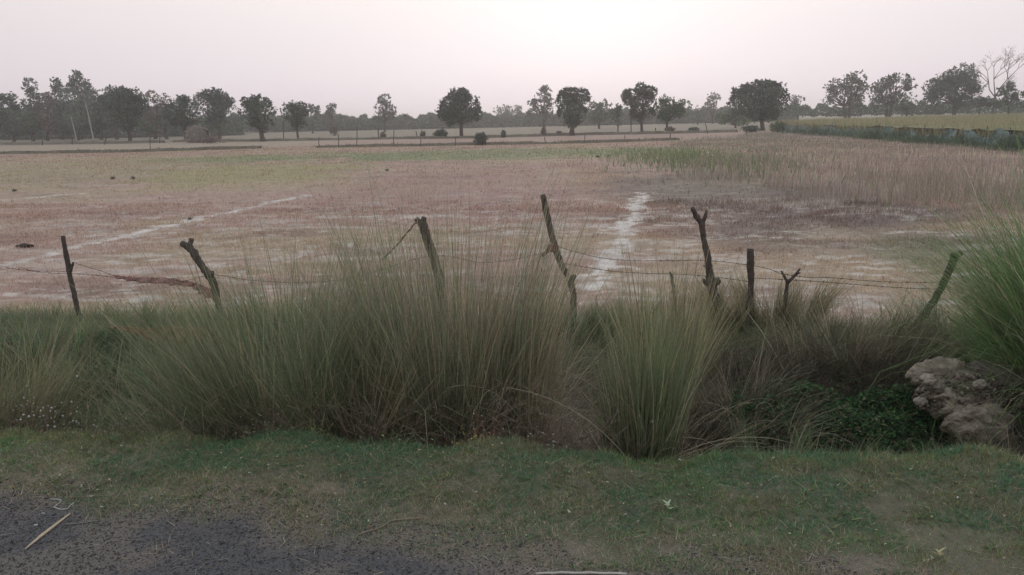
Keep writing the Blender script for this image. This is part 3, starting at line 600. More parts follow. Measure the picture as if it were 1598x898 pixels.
lump('clay', (c0[0] + .24, c0[1] + .10, c0[2] + .05), .25, .18, .17, 5, t, (.13, .115, .10))
lump('clay', (c0[0] - .02, c0[1] - .16, c0[2] - .10), .20, .13, .13, 12, t)
n = 2600; th_ = R.uniform(0, 2*pi, n); q_ = R.uniform(-.3, 1.2, n); px_ = c0[0] + .06 + np.cos(th_) * np.cos(q_) * .36; py_ = c0[1] + .05 + np.sin(th_) * np.cos(q_) * .22; s_ = np.clip(R.lognormal(-5.0, .55, n), .003, .03)
v_p = OCT[None] * (s_[:, None, None] * R.uniform(.6, 1.2, (n, 6, 3))); v_p += np.stack([px_, py_, c0[2] + np.sin(q_) * .20 - .02 + R.normal(0, .012, n)], 1)[:, None]
mb = MB(); mb.add(v_p.reshape(-1, 3), (OF[None] + (np.arange(n) * 6)[:, None, None]).reshape(-1, 3), np.repeat(mixc(n, [(.28, .24, .20), (.16, .135, .11), (.10, .085, .07)], [3, 2, 2]), 6, 0)); tag(mb.build('crumbs', M_CLAY, t), kind='stuff')
for i, (u_, v_, s, lb) in enumerate([(1447, 593, .050, 'rounded pale clod at the upper left of the clay mound'), (1462, 605, .055, 'larger pale clod touching the left side of the clay mound'), (1437, 627, .040, 'small pale clod lying apart left of the clay mound'), (1530, 600, .045, 'pale clod on the face of the clay mound')]):
    q = atY(u_, v_, 4.72); o = lump('clay_clod', (q[0], q[1], max(q[2], float(T(q[0], q[1])))), s, s * .8, s * .7, 20 + i, None, (.30, .26, .225), 4); tag(o, lb, 'clod', 'clods round the clay mound')

# ------------------------------------------------------------------ fence posts
FV = 7.3
BARK = (.085, .068, .062)
def limb(mb, pts, rads, sides=9, n=5, wob=.13, col=BARK):
    Q = subdiv(pts, n, .002); m = len(Q); rr = np.interp(np.linspace(0, len(pts) - 1, m), range(len(pts)), rads)
    vs, fs = tube(Q, list(rr), sides, wob); c = np.array(col) * (0.75 + .5 * R.random((len(vs), 1))); mb.add(vs, fs, c)
def post(label, px, rad, stubs=(), vv=FV, name='wooden_post', deep=.3, col=BARK):
    k = vv / F
    P = [atV(u, v, vv) for u, v in px]; d = P[-1] - P[-2]; d /= np.linalg.norm(d)
    g = float(T(P[-1][0], P[-1][1])); L_ = max((P[-1][2] - g) / max(-d[2], .3), 0) + deep; P.append(P[-1] + d * L_)
    rr = [r * k * .92 for r in rad] + [rad[-1] * k * .97]
    b = P[-1]; t = thing(name, label, 'post', (b[0], b[1], g), 'wooden posts of the wire fence')
    mb = MB(); limb(mb, P, rr, col=col); mb.build('trunk', M_BARK, t, True)
    for s in stubs:
        pts, r = s; Q = [atV(u, v, vv) for u, v in pts]; Q[-1][1] += random.uniform(-.04, .04)
        mb = MB(); limb(mb, Q, [q * k for q in r], 8, 4, .18, col); mb.build('branch_stub', M_BARK, t, True)
    return t
post('thin dark straight post, leftmost of the fence', [(98, 368), (103, 395), (109, 430), (117, 465), (125, 497)], [3.6, 4.4, 4.6, 4.4, 4.6], [([(110, 424), (113, 410)], [3, 1.8])])
post('forked stump topped post leaning left, second from the left', [(301, 392), (310, 408), (322, 425), (333, 442), (338, 462), (344, 490)], [8, 6.5, 7, 7.5, 6, 5.5], [([(303, 394), (292, 385), (283, 380)], [6.5, 5.5, 5]), ([(302, 396), (297, 384), (297, 373)], [6, 4.5, 4]), ([(327, 432), (333, 425)], [6, 4.5])])
post('stout post with a cleft top sunk in the tallest grass clump', [(658, 345), (664, 362), (670, 382), (682, 420), (692, 470)], [8, 8, 8.5, 8.5, 8], [([(656, 350), (649, 341)], [5, 4]), ([(659, 350), (662, 339)], [5, 4])], vv=7.1)
post('tall curved post with a rag tied halfway up', [(847, 304), (852, 328), (860, 362), (868, 392), (877, 415), (887, 434), (894, 455), (895, 500)], [4.2, 5.4, 5.6, 6, 5.2, 5, 6, 5.5], [([(890, 440), (894, 434), (898, 431)], [5.5, 4.5, 3])])
post('crooked post with a forked tip and knots low down', [(1095, 347), (1098, 372), (1104, 400), (1107, 425), (1110, 446), (1118, 470), (1128, 500)], [5, 4.6, 5.4, 6, 8, 8, 7],
     [([(1095, 350), (1086, 336), (1079, 324)], [4.6, 4.2, 3]), ([(1095, 350), (1101, 338), (1103, 329)], [4, 2.6, 1.5]), ([(1106, 418), (1100, 416)], [3, 1.5]), ([(1109, 446), (1101, 441), (1097, 436)], [5, 3.5, 2]), ([(1111, 444), (1118, 440), (1124, 437)], [6, 6, 4])])
post('short straight stump post right of the crooked post', [(1171, 389), (1171, 410), (1172, 440), (1170, 470), (1168, 490)], [5.6, 6.2, 5, 5, 5])
post('thin forked twig stake between the stump post and the leaning post', [(1229, 440), (1227, 455), (1224, 480)], [3, 3.2, 3], [([(1229, 442), (1224, 432), (1220, 424)], [2.6, 2, 1.5]), ([(1230, 440), (1240, 430), (1248, 419)], [3, 2.2, 1.2]), ([(1241, 430), (1251, 427)], [1.8, 1])])
post('smooth post leaning right with a knobbed head, rightmost of the fence', [(1490, 402), (1480, 425), (1466, 455), (1450, 480), (1430, 508), (1420, 525)], [6, 5.5, 5.6, 5.5, 6, 6], [([(1489, 402), (1494, 398), (1502, 397)], [6, 5, 4]), ([(1489, 403), (1484, 396)], [5, 4])], vv=6.9, col=(.075, .068, .055))
post('very thin dark stake behind the yellowish tuft', [(1048, 428), (1050, 445), (1053, 470)], [2.4, 2.6, 2.6], [([(1048, 432), (1045, 424)], [2, 1.2])], name='wooden_stake', vv=7.2)

# ------------------------------------------------------------------ barbed wire
def wire(label, px, vv=FV, sag=0.0, barbs=True, r=.0017, tw=True):
    P = [atV(u, v, vv) for u, v in px]; Q = subdiv(P, 10, .0015); t = thing('barbed_wire', label, 'wire', Q[0], 'barbed wire strands of the fence')
    mb = MB(); m = len(Q)
    off = [np.array((0, math.cos(i * 1.9), math.sin(i * 1.9))) * r * .8 for i in range(m)]
    for s in (1, -1):
        vs, fs = tube([q + o * s for q, o in zip(Q, off)], r, 4); mb.add(vs, fs, (.045, .035, .03))
    mb.build('strand', M_WIRE, t)
    mb = MB(); d = 0
    for a, b in zip(Q[:-1], Q[1:]):
        d += np.linalg.norm(b - a)
        if d > .10:
            d = 0
            for _ in range(2):
                w = np.array([R.normal(0, 1) for _ in range(3)]); w /= np.linalg.norm(w); vs, fs = tube([b - w * .014, b + w * .014], .0016, 3, cap=False); mb.add(vs, fs, (.045, .035, .03))
    if mb.v: tag(mb.build('barbs', M_WIRE, t), kind='stuff')
wire('barbed strand running off the photo from the leftmost post', [(-90, 408), (0, 415), (16, 419), (55, 423), (105, 424)])
wire('lower barbed strand beside the leftmost post', [(30, 417), (60, 425), (105, 427), (140, 429), (178, 433)])
wire('upper barbed strand from the leftmost post to the faded cloth', [(112, 409), (140, 418), (160, 424), (178, 431)])
wire('barbed strand from the faded cloth to the forked stump post', [(178, 432), (230, 441), (285, 439), (330, 428)])
wire('upper barbed strand between the curved post and the stump post', [(868, 384), (900, 394), (940, 403), (985, 407), (1050, 407), (1105, 407), (1171, 414)])
wire('lower barbed strand between the curved post and the stump post', [(878, 411), (925, 419), (960, 424), (1010, 427), (1050, 428), (1108, 432), (1171, 440)])
wire('lower barbed strand running from the stump post to the leaning post', [(1171, 434), (1250, 438), (1320, 443), (1400, 449), (1466, 452)], vv=7.1)
wire('upper barbed strand dipping from the stump post to the forked stake', [(1172, 414), (1200, 420), (1222, 428), (1260, 433), (1300, 434), (1380, 440), (1472, 441)], vv=7.1)
wire('barbed strand hidden behind the tallest clump', [(330, 428), (420, 440), (540, 436), (672, 400), (760, 410), (868, 392)], vv=7.2)

# faded rags and net on the wire
def drape(name, label, top, bot, vv, nu, col, cat, m=M_CLOTH, amp=.02):
    nv = 8; A = np.array(subdiv([atV(u, v, vv) for u, v in top], nu)); B = np.array(subdiv([atV(u, v, vv - .03) for u, v in bot], nu)); n = len(A)
    X = np.zeros((nv, n, 3))
    for j in range(nv):
        s = j / (nv - 1); X[j] = A * (1 - s) + B * s; X[j, :, 1] += amp * np.sin(np.arange(n) * 1.3 + j * .6) * (0.3 + s) + R.normal(0, amp * .35, n); X[j, :, 2] += R.normal(0, .004, n)
    i = (np.arange(nv - 1)[:, None] * n + np.arange(n - 1)[None]).ravel(); q = np.stack([i, i + 1, i + n + 1, i + n], 1)
    o = mesh(name, X.reshape(-1, 3), q, var(col, nv * n, .12, .03), m, None, tuple(X[0, 0]), True)
    sol = o.modifiers.new('thickness', 'SOLIDIFY'); sol.thickness = .0015
    return tag(o, label, cat)
drape('faded_cloth', 'long faded pink cloth strip hanging on the wire by the second post', [(176, 430), (215, 433), (260, 434), (300, 440), (318, 446), (336, 455)], [(180, 434), (215, 441), (258, 444), (298, 449), (314, 460), (338, 472)], FV - .02, 9, (.26, .125, .12), 'cloth')
drape('torn_net', 'torn orange brown net lying on the grass below the second post', [(165, 508), (200, 510), (240, 511), (290, 510), (345, 512)], [(172, 511), (205, 520), (243, 531), (290, 536), (345, 535)], 5.75, 9, (.24, .14, .09), 'net')
drape('tied_rag', 'dark red rag knotted round the tall curved post', [(855, 382), (861, 380), (868, 382)], [(854, 393), (862, 394), (871, 392)], FV - .07, 4, (.13, .045, .04), 'rag', M_STRAW, .006)
drape('rag_tail', 'loose end of red rag trailing left from the curved post', [(857, 386), (851, 391), (845, 397)], [(858, 391), (853, 397), (846, 402)], FV - .07, 4, (.16, .055, .05), 'rag', M_STRAW, .004)
def cord(name, label, cat, P, r, col, m=M_STRAW, group=None, sides=5):
    vs, fs = tube(subdiv(P, 5, r * .4), r, sides, .12); mb = MB(); mb.add(vs, fs, np.array(col)); o = mb.build(name, m, None, True, tuple(P[0])); return tag(o, label, cat, group)
cord('twisted_rope', 'reddish rope running down left from the cleft topped post', 'rope', [atV(u, v, 7.05) for u, v in ((650, 346), (640, 358), (628, 372), (612, 390), (596, 405))], .009, (.16, .08, .065))

# ------------------------------------------------------------------ things lying on the road edge
def lie(px, h): return [np.array(at(u, v)) + np.array((0, 0, h)) for u, v in px]
Q = subdiv(lie([(40, 859), (62, 841), (84, 824), (110, 804)], .007), 4); m = len(Q)
mb = MB(); rr = [.0032 + .0035 * math.sin(pi * i / (m - 1)) for i in range(m)]; vs, fs = tube(Q, rr, 6, .08); mb.add(vs, fs, (.50, .40, .30)); tag(mb.build('straw_stick', M_STRAW, None, True, tuple(Q[0])), 'pale split straw stick lying on the dark road at the left', 'stick')
cord('thin_twig', 'thin grey twig beside the pale straw stick', 'twig', lie([(98, 820), (125, 818), (153, 814)], .004), .0028, (.20, .18, .17), group='twigs at the road edge')
cord('white_string', 'bent white string lying at the road edge above the straw stick', 'string', lie([(80, 780), (92, 781), (96, 783), (88, 790), (85, 793), (95, 796), (106, 795), (109, 791), (116, 786)], .004), .0022, (.50, .49, .50))
cord('long_twig', 'long brown twig lying across the litter at the middle of the road edge', 'twig', lie([(560, 836), (592, 826), (612, 815), (640, 812), (662, 810)], .006), .0035, (.24, .19, .15), group='twigs at the road edge')
cord('thin_twig', 'dry twig on the turf edge above the white string', 'twig', lie([(112, 778), (150, 777), (200, 775)], .008), .003, (.20, .16, .13), group='twigs at the road edge')
cord('thin_twig', 'short pale twig at the bottom of the photo left of the pale cane', 'twig', lie([(818, 897), (830, 890), (834, 893)], .004), .0026, (.30, .26, .24), group='twigs at the road edge')
cord('pale_cane', 'pale straight cane lying at the very bottom of the photo', 'cane', lie([(836, 898), (905, 896.5), (978, 898)], .006), .005, (.42, .40, .37))
cord('thin_twig', 'dark crooked twig lying at the upper left turf edge', 'twig', lie([(125, 772), (148, 763), (172, 754)], .008), .0028, (.09, .07, .055), group='twigs at the road edge')
for (u_, v_, s, lb) in ((67, 802, .010, 'tiny white chip on the road left of the string'), (56, 820, .009, 'tiny grey chip on the road below the white chip')):
    q = at(u_, v_); o = lump('stone_chip', (q[0], q[1], q[2] + s * .2), s, s * .7, s * .35, int(u_), None, (.45, .44, .45), 2); tag(o, lb, 'stone', 'chips on the road')
def scrap(name, label, cat, u, v, n, s, col, up=.02):
    c = np.array(at(u, v)) + (0, 0, up); rt = np.repeat(c[None], n, 0) + R.normal(0, s * .15, (n, 3)) * (1, 1, .3)
    mb = MB(); mb.add(*blades(rt, np.linspace(0, 2*pi, n, endpoint=False) + R.normal(0, .3, n), R.uniform(.6, 1.1, n) * s, s * .35, R.uniform(.7, 1.4, n), .5, 4, var(col, n, .12)))
    return tag(mb.build(name, M_VEG, None, False, tuple(c)), label, cat)
scrap('leafy_sprig', 'pale grey green sprig standing in the turf right of centre', 'sprig', 1044, 798, 7, .045, (.25, .32, .22))
scrap('dry_leaf', 'curled pale dry leaf in the turf below the brown tangle', 'leaf', 588, 708, 3, .05, (.30, .27, .24))
scrap('dry_leaf', 'whitish dry leaf in the turf near the right edge', 'leaf', 1582, 772, 3, .05, (.42, .42, .36))
scrap('dry_leaf', 'pinkish dry leaf scrap on the turf left of centre', 'leaf', 628, 742, 4, .04, (.34, .28, .27), .01)
scrap('dry_leaf', 'yellowish dry leaf scrap on the bare patch at the lower right', 'leaf', 1465, 868, 4, .04, (.34, .30, .18), .01)
scrap('dry_leaf', 'small pale leaf at the litter edge near the lower left', 'leaf', 218, 790, 2, .03, (.36, .33, .18), .01)
# log and dark weed tufts on the field
c = at(38, 386); lump_o = lump('dark_clod', (c[0], c[1], c[2] + .02), .16, .06, .05, 40, None, (.075, .06, .055), 3); tag(lump_o, 'dark elongated clod on the pale field at the far left', 'clod')
for u_, v_, s, lb in ((176, 280, .26, 'left one of two small dark tufts in the olive band of the field'), (208, 280, .24, 'right one of two small dark tufts in the olive band of the field'), (604, 267, .2, 'single tiny dark tuft in the middle of the field'), (22, 299, .2, 'small dark green tuft on the field at the far left'), (932, 246, .26, 'low green tuft in the green band right of centre'), (950, 245, .22, 'second low green tuft in the green band right of centre'), (296, 343, .13, 'tiny dark tuft beside the pale diagonal line')):
    c = at(u_, v_); n = 50; s *= .68
    rt = np.array(c)[None] + R.normal(0, s * .22, (n, 3)) * (1, 1, 0); mb = MB(); mb.add(*blades(rt, R.uniform(0, 2*pi, n), R.uniform(.5, 1.1, n) * s, s * .09, R.uniform(0, .8, n), .3, 2, mixc(n, [(.035, .035, .028), (.05, .065, .035)], [2, 1])))
    tag(mb.build('weed_tuft', M_VEG, None, False, c), lb, 'weed', 'small weed tufts out on the field')

# ------------------------------------------------------------------ far sticks of the field fences
STICKS = ['short thin stick on the far left ridge near the photo edge', 'upright stick in the ridge just below the pale trunks', 'short leaning stick right of the pale trunks', 'tall dark stick on the near left ridge', 'stick behind the near left ridge, left of the straw stack', 'first stick of the middle near ridge, at its left end', 'dark stick beside the pale dry bush', 'tall stick right of the pale dry bush', 'thin stick below the lone narrow tree on its left', 'tall stick just right of the lone narrow tree', 'short stick on the near ridge under the tiny palm', 'short stick on the near ridge between the two dark bushes', 'leaning stick on the near ridge below the knobbly tree', 'stick leaning right on the near ridge right of the bushy tree trunk', 'stick on the near ridge left of the open spiky tree', 'stick on the near ridge below the flat topped tree', 'tall leaning stick at the right end of the near ridge', 'short stick left of the very large tree foot', 'short stick at the edge of the crop tip', 'short stick between the spiky and the flat topped tree', 'stick on the far ridge under the knobbly tree', 'bare thin pole beside the fifth round tree', 'leaning twig stick by the small reddish bush', 'thin pole just left of the open spiky tree']
for i, (u, v0, v1, ln) in enumerate([(66, 219, 227, 0), (113, 205, 226, 1), (163, 214, 226, -3), (235, 209, 236, 0), (249, 205, 224, 0), (499, 214, 231, 1), (528, 210, 231, 0), (556, 198, 230, -1), (590, 199, 218, 0), (614, 203, 229, -1),
        (656, 217, 229, 0), (710, 214, 228, 0), (852, 214, 225, 2), (911, 211, 224, -2), (975, 211, 222, 0), (1047, 209, 219, 1), (1104, 193, 209, 3), (1165, 203, 211, 0), (1222, 200, 210, 0), (1023, 200, 209, 0), (848, 200, 213, 0), (443, 190, 219, 1), (651, 205, 217, 2), (985, 182, 209, 0)]):
    q = at(u, v1); p1 = np.array(q); p0 = atY(u - ln, v0, q[1]); k = q[1] / F
    pts = [p1 - (0, 0, .15), p1, (p0 + p1) / 2 + (R.normal(0, .04), 0, 0), p0]; vs, fs = tube(subdiv(pts, 3, .012), .62 * k if q[1] < 80 else .8 * k, 5, .15)
    mb = MB(); mb.add(vs, fs, np.array((.09, .075, .07)) * R.uniform(.7, 1.2)); o = mb.build('fence_stick', M_BARK, None, True, q)
    tag(o, STICKS[i], 'stick', 'fence sticks along the far ridges')

# ------------------------------------------------------------------ trees
LEAF = {'dark': [(.045, .065, .048), (.060, .080, .058), (.034, .048, .040)], 'grey': [(.072, .090, .072), (.058, .072, .060), (.09, .105, .082)], 'green': [(.050, .080, .040), (.070, .10, .05), (.04, .06, .035)], 'brown': [(.085, .070, .060), (.065, .058, .05), (.11, .09, .075)]}
def leaves(P, s, cols, up=0.0):
    n = len(P); a = R.normal(0, 1, (n, 3)); a[:, 2] = a[:, 2] * (1 - .4 * up) + up; a /= np.linalg.norm(a, axis=1)[:, None]
    b = np.cross(a, R.normal(0, 1, (n, 3))); b /= np.linalg.norm(b, axis=1)[:, None] + 1e-9; s = np.broadcast_to(s, (n,))[:, None]
    X = np.stack([P - b * s * .33, P + b * s * .33, P + a * s], 1)
    return X.reshape(-1, 3), np.arange(3 * n).reshape(-1, 3), np.repeat(cols, 3, 0)
def tree(name, label, lobes, base, tr=2.2, kind='dark', dens=1.0, Y=None, spiky=.3, lacy=0.0, group=None, cat='tree', ls=1.0, stems=1, lean=0, cover=None):
    if Y is None: b = np.array(at(*base)); Y = b[1]
    else: q = atY(base[0], base[1], Y); b = np.array((q[0], Y, float(T(q[0], Y))))
    k = Y / F * 1.02; t = thing(name, label, cat, b, group)
    A = [(atY(u, v, Y), ru * k, rv * k) for u, v, ru, rv in lobes]
    cen = []; LP = []; LC = []
    for c, rx, rz in A:
        area = (rx / k) * (rz / k); nc = max(7, int(area / 14)); ry = (rx + min(rx, rz)) * .5
        d = R.normal(0, 1, (nc, 3)); d /= np.linalg.norm(d, axis=1)[:, None]; r = R.random(nc) ** .42
        cc = c + d * r[:, None] * np.array((rx, ry, rz)) * .86; cen.append(cc)
        cs_ = (.24 + .14 * R.random(nc)) * min(rx, rz) * (1 if area > 120 else 1.3)
        nl = int(max(8, dens * 30 * (1 - lacy * .6))); 
        base_c = var(np.array(LEAF[kind])[R.integers(0, 3, nc)], nc, .16)
        for j in range(nc):
            m = R.normal(0, 1, (nl, 3)); m /= np.maximum(1, np.linalg.norm(m, axis=1) / 1.7)[:, None]; q = cc[j] + m * cs_[j] * np.array((1, 1, .8)); LP.append(q); LC.append(base_c[j] * np.exp(R.normal(0, .12, (nl, 1))))
        ns = int(nc * spiky * 4)
        if ns:
            th = R.uniform(-.25, pi + .25, ns); e = c + np.stack([np.cos(th) * rx, R.normal(0, .4, ns) * ry, np.sin(th) * rz], 1) * R.uniform(.85, 1.0, (ns, 1))
            for q in e:
                dd = (q - c) / np.linalg.norm(q - c) * .5 + np.array((R.normal(0, .25), 0, .9)); dd /= np.linalg.norm(dd); ll = R.uniform(.12, .30) * min(rx, rz); s = R.random(7)[:, None]
                LP.append(q + dd * s * ll + R.normal(0, .022 * min(rx, rz), (7, 3))); LC.append(np.repeat(base_c[:1], 7, 0))
    LP = np.vstack(LP); LC = np.vstack(LC); cen = np.vstack(cen)
    ok = LP[:, 2] > b[2] + .05; LP, LC = LP[ok], LC[ok]
    X, Fc, Cc = leaves(LP, R.uniform(.6, 1.3, len(LP)) * 3.4 * k * ls, LC, .3)
    mb = MB(); mb.add(X, Fc, Cc)
    # trunk and limbs
    mt = MB(); low = min(c[2] - rz for c, rx, rz in A); mid = A[0][0]; bc = np.array((.075, .062, .055)) if kind != 'pale' else np.array((.3, .28, .26))
    for s in range(stems):
        off = (s - (stems - 1) / 2) * tr * 1.6 * k; cx = np.mean([a[0][0] for a in A]); fz = max(low + .15 * (mid[2] - low), b[2] + .3)
        fork = np.array((b[0] * .6 + cx * .4 + off * 2.5, Y, fz)); b0 = b + (off, 0, -.2)
        vs, fs = tube(subdiv([b0, b0 * .5 + fork * .5 + (R.normal(0, .06), 0, 0), fork], 3), [tr * k * (1.25 - .07 * i) for i in range(7)], 7, .1); mt.add(vs, fs, bc)
        sel = cen[R.choice(len(cen), min(len(cen), 10 + int(lacy * 14)), replace=False)]
        for q in sel:
            mdp = fork * .45 + q * .55 + (0, 0, -.12 * abs(q[2] - fork[2])); P = subdiv([fork, mdp, q], 3)
            vs, fs = tube(P, [tr * k * (.55 - .075 * i) for i in range(7)], 5, .1); mt.add(vs, fs, bc)
    mt.build('trunk', M_BARK, t)
    cw = mb.build('crown', M_LEAF, t)
    return t
GT = 'trees around the edge of the field'
def tr_(lab, lobes, base, **k): k.setdefault('group', GT); return tree(k.pop('name', 'field_tree'), lab, lobes, base, **k)
# grove on the left (behind), from left to right
GL = 'trees of the left grove'
tr_('dark spreading tree at the left edge of the photo', [(-12, 160, 26, 12), (10, 152, 12, 8), (22, 166, 7, 6), (-30, 150, 20, 12), (-5, 185, 30, 20)], (-8, 217), Y=125, kind='dark', group=GL, tr=3)
tr_('slim tall tree second from the left edge, its top set apart', [(47, 137, 9, 14), (52, 152, 11, 12), (44, 166, 9, 9), (55, 170, 8, 10), (50, 190, 14, 16)], (52, 217), Y=150, kind='grey', group=GL, spiky=.5, lacy=.3)
tr_('slim feathery tree with its top leaning left beside the tallest tree', [(87, 133, 6, 11), (94, 146, 9, 13), (97, 165, 13, 15), (95, 190, 16, 16)], (98, 217), Y=150, kind='grey', group=GL, spiky=.5)
tr_('tallest tree of the left grove with a pointed crown', [(118, 121, 7, 10), (124, 136, 13, 14), (112, 140, 8, 10), (138, 144, 8, 14), (124, 162, 24, 18), (125, 188, 24, 18)], (126, 216), Y=148, kind='grey', group=GL, spiky=.4, dens=1.2)
for lab, lob, bs, kd in (('low brownish tree between the two slim trees', [(75, 160, 14, 12), (68, 180, 16, 18), (78, 198, 16, 14)], (74, 217), 'brown'),
        ('broad dark tree right of the tallest tree', [(160, 155, 14, 12), (152, 175, 18, 20), (160, 195, 18, 15)], (158, 216), 'dark'), ('tree with a ragged double top behind the round dark one', [(175, 145, 9, 10), (192, 146, 8, 9), (182, 165, 18, 16), (180, 190, 20, 18)], (182, 216), 'grey'),
        ('low green tree at the foot of the left grove', [(58, 192, 16, 14), (40, 200, 14, 12)], (52, 217), 'green'), ('dark thicket tree near the left edge', [(22, 190, 18, 18), (30, 205, 18, 9), (5, 200, 16, 14)], (22, 218), 'dark'),
        ('dark tree low behind the pale trunks', [(125, 198, 20, 13), (98, 200, 18, 12), (150, 202, 16, 10)], (120, 217), 'dark')):
    tr_(lab, lob, bs, Y=138, kind=kd, group=GL, dens=1.15, spiky=.25)
tr_('lacy thin crowned tree behind the first two round trees', [(236, 152, 10, 8), (252, 158, 12, 9), (232, 168, 12, 10), (256, 175, 14, 12), (240, 195, 26, 15)], (242, 215), Y=135, kind='brown', group=GL, lacy=.5)
tr_('low dark tree in the gap right of the lacy tree', [(262, 190, 12, 18), (230, 200, 16, 12)], (262, 216), Y=130, kind='dark', group=GL)
for i, (P, r, lb) in enumerate([([(117, 208), (114, 195), (111, 182)], .9, 'left pale bare trunk glinting in the grove'), ([(144, 210), (140, 190), (136, 172), (133, 158)], 1.0, 'right longer pale leaning trunk in the grove')]):
    b = at(P[0][0], 222); Y = 126; pts = [atY(u, v, Y) for u, v in P]; g = np.array((pts[0][0] + .1, Y, -.45))
    t = thing('bare_trunk_tree', lb, 'tree', g, 'pale trunks in the left grove'); vs, fs = tube(subdiv([g] + pts, 3, .02), [r * .1 * (1.2 - .03 * j) for j in range(3 * len(P) + 1)], 6); mb = MB(); mb.add(vs, fs, (.34, .32, .30)); mb.build('trunk', M_BARK, t)
    c = pts[-1]; LPq = c + R.normal(0, 1, (160, 3)) * (.6, .6, .8); X, Fc, Cc = leaves(LPq, .28, mixc(160, LEAF['grey'], [1, 1, 1])); mb = MB(); mb.add(X, Fc, Cc); mb.build('crown', M_LEAF, t)
# round trees along the ridge, left to right
tr_('first big round dark tree from the left standing in front of the grove', [(196, 168, 28, 26), (190, 152, 16, 12), (210, 158, 14, 12), (204, 188, 20, 16)], (203, 223), tr=2.6, dens=1.7)
tr_('round dark tree directly left of the straw stack', [(284, 176, 24, 20), (282, 160, 12, 11), (294, 190, 16, 13), (270, 185, 12, 14)], (292, 221), tr=3, dens=1.6)
tr_('round dark tree rising above the straw stack', [(334, 166, 26, 22), (326, 152, 16, 10), (345, 158, 14, 12), (336, 190, 15, 14), (357, 160, 6, 8)], (342, 217), tr=2.4, dens=1.7)
tr_('tall round dark tree right of the straw stack tree', [(401, 176, 26, 20), (404, 160, 16, 9), (408, 195, 16, 12), (385, 163, 10, 9)], (411, 221), tr=3.4, dens=1.6)
tr_('smaller round tree on a leaning trunk, fifth of the round trees', [(460, 178, 20, 15), (450, 170, 10, 8), (470, 170, 10, 8), (464, 194, 11, 9)], (466, 218), tr=1.6, dens=1.5)
tr_('large domed dark tree alone in the middle of the horizon', [(718, 172, 30, 22), (716, 155, 16, 14), (700, 180, 15, 16), (738, 182, 14, 12), (722, 148, 6, 8)], (720, 216), tr=2.6, dens=2.0, spiky=.5)
tr_('tall bushy tree narrowing to a thick low trunk right of centre', [(895, 158, 24, 17), (892, 178, 20, 18), (884, 148, 10, 8), (904, 148, 13, 9), (893, 196, 11, 12)], (893, 212), tr=4, dens=1.4, spiky=.8)
tr_('open spiky tree on a slim straight trunk', [(996, 158, 22, 15), (1012, 148, 12, 11), (984, 152, 12, 11), (1001, 178, 17, 13), (1000, 140, 8, 8)], (1002, 209), tr=2.0, dens=1.25, spiky=1.0)
tr_('low wide flat topped tree right of the open spiky tree', [(1048, 172, 27, 14), (1036, 162, 12, 9), (1062, 168, 16, 9), (1040, 184, 14, 8)], (1038, 208), tr=1.8, dens=1.3, kind='green')
tr_('very large round dark tree, biggest right of the middle', [(1182, 160, 38, 24), (1188, 138, 24, 11), (1162, 146, 18, 12), (1206, 158, 20, 24), (1190, 182, 22, 10)], (1191, 204), tr=3.2, dens=1.9, spiky=.5)
# farther trees
tr_('ragged small tree behind the fifth round tree', [(486, 170, 5, 7), (495, 172, 4, 6), (489, 184, 12, 9), (480, 192, 12, 8)], (488, 206), Y=165, kind='grey', tr=1.2, ls=.8)
tr_('narrow upright tree with a square top left of centre', [(517, 168, 7, 6), (516, 178, 6, 8), (520, 190, 12, 9)], (517, 206), Y=170, kind='grey', tr=1.4, ls=.8)
tr_('narrow leafy tree standing alone left of the domed tree', [(600, 158, 9, 9), (598, 170, 12, 10), (610, 175, 8, 10), (598, 186, 14, 8)], (600, 205), Y=160, kind='grey', tr=1.6, dens=1.3, ls=.85, spiky=.7)
tr_('faint hazy umbrella shaped tree right of the domed tree', [(785, 173, 15, 8), (800, 172, 12, 6), (790, 185, 10, 6)], (790, 200), Y=260, kind='grey', tr=1.6, ls=.7)
tr_('faint small hazy tree beside the umbrella shaped one', [(807, 172, 7, 6), (806, 184, 9, 7)], (807, 200), Y=240, kind='grey', tr=1.4, ls=.7)
tr_('tall knobbly tree left of the bushy tree right of centre', [(851, 142, 8, 7), (846, 155, 14, 9), (856, 164, 13, 10), (832, 162, 8, 6), (845, 178, 18, 10), (830, 178, 8, 6)], (850, 202), Y=150, kind='grey', tr=1.8, dens=1.2, ls=.9)
tr_('sloping round topped tree right of the bushy tree', [(935, 166, 13, 10), (945, 178, 16, 12), (928, 182, 14, 14)], (935, 200), Y=145, kind='green', tr=1.6, dens=1.2)
tr_('small pointed tree in front of the open spiky tree', [(965, 172, 5, 9), (963, 184, 9, 10)], (964, 207), Y=112, kind='dark', tr=1.0, ls=.9)
tr_('small square topped tree between the flat topped and the very large tree', [(1112, 154, 11, 7), (1110, 164, 10, 6), (1114, 178, 14, 9)], (1112, 196), Y=190, kind='grey', tr=1.6, dens=1.3, ls=.8)
tr_('light green bushy tree at the left foot of the very large tree', [(1148, 180, 16, 11), (1132, 185, 14, 9), (1160, 190, 14, 8)], (1148, 203), Y=122, kind='green', tr=1.4, dens=1.2)
tr_('low pointed tree right of the flat topped tree', [(1090, 174, 6, 8), (1086, 186, 12, 8)], (1089, 200), Y=175, kind='grey', tr=1.2, ls=.8)
GRr = 'trees behind the crop on the right'
tr_('small round tree just right of the very large tree', [(1244, 158, 11, 7), (1245, 168, 12, 7)], (1245, 184), Y=180, kind='dark', tr=1.4, ls=.8, group=GRr)
tr_('wide leafy tree with drooping sides, first large one above the crop', [(1334, 124, 16, 10), (1308, 138, 18, 12), (1335, 140, 17, 14), (1330, 160, 18, 12), (1298, 152, 10, 12)], (1322, 184), Y=150, kind='grey', tr=2.2, dens=1.4, lacy=.2, group=GRr, stems=2)
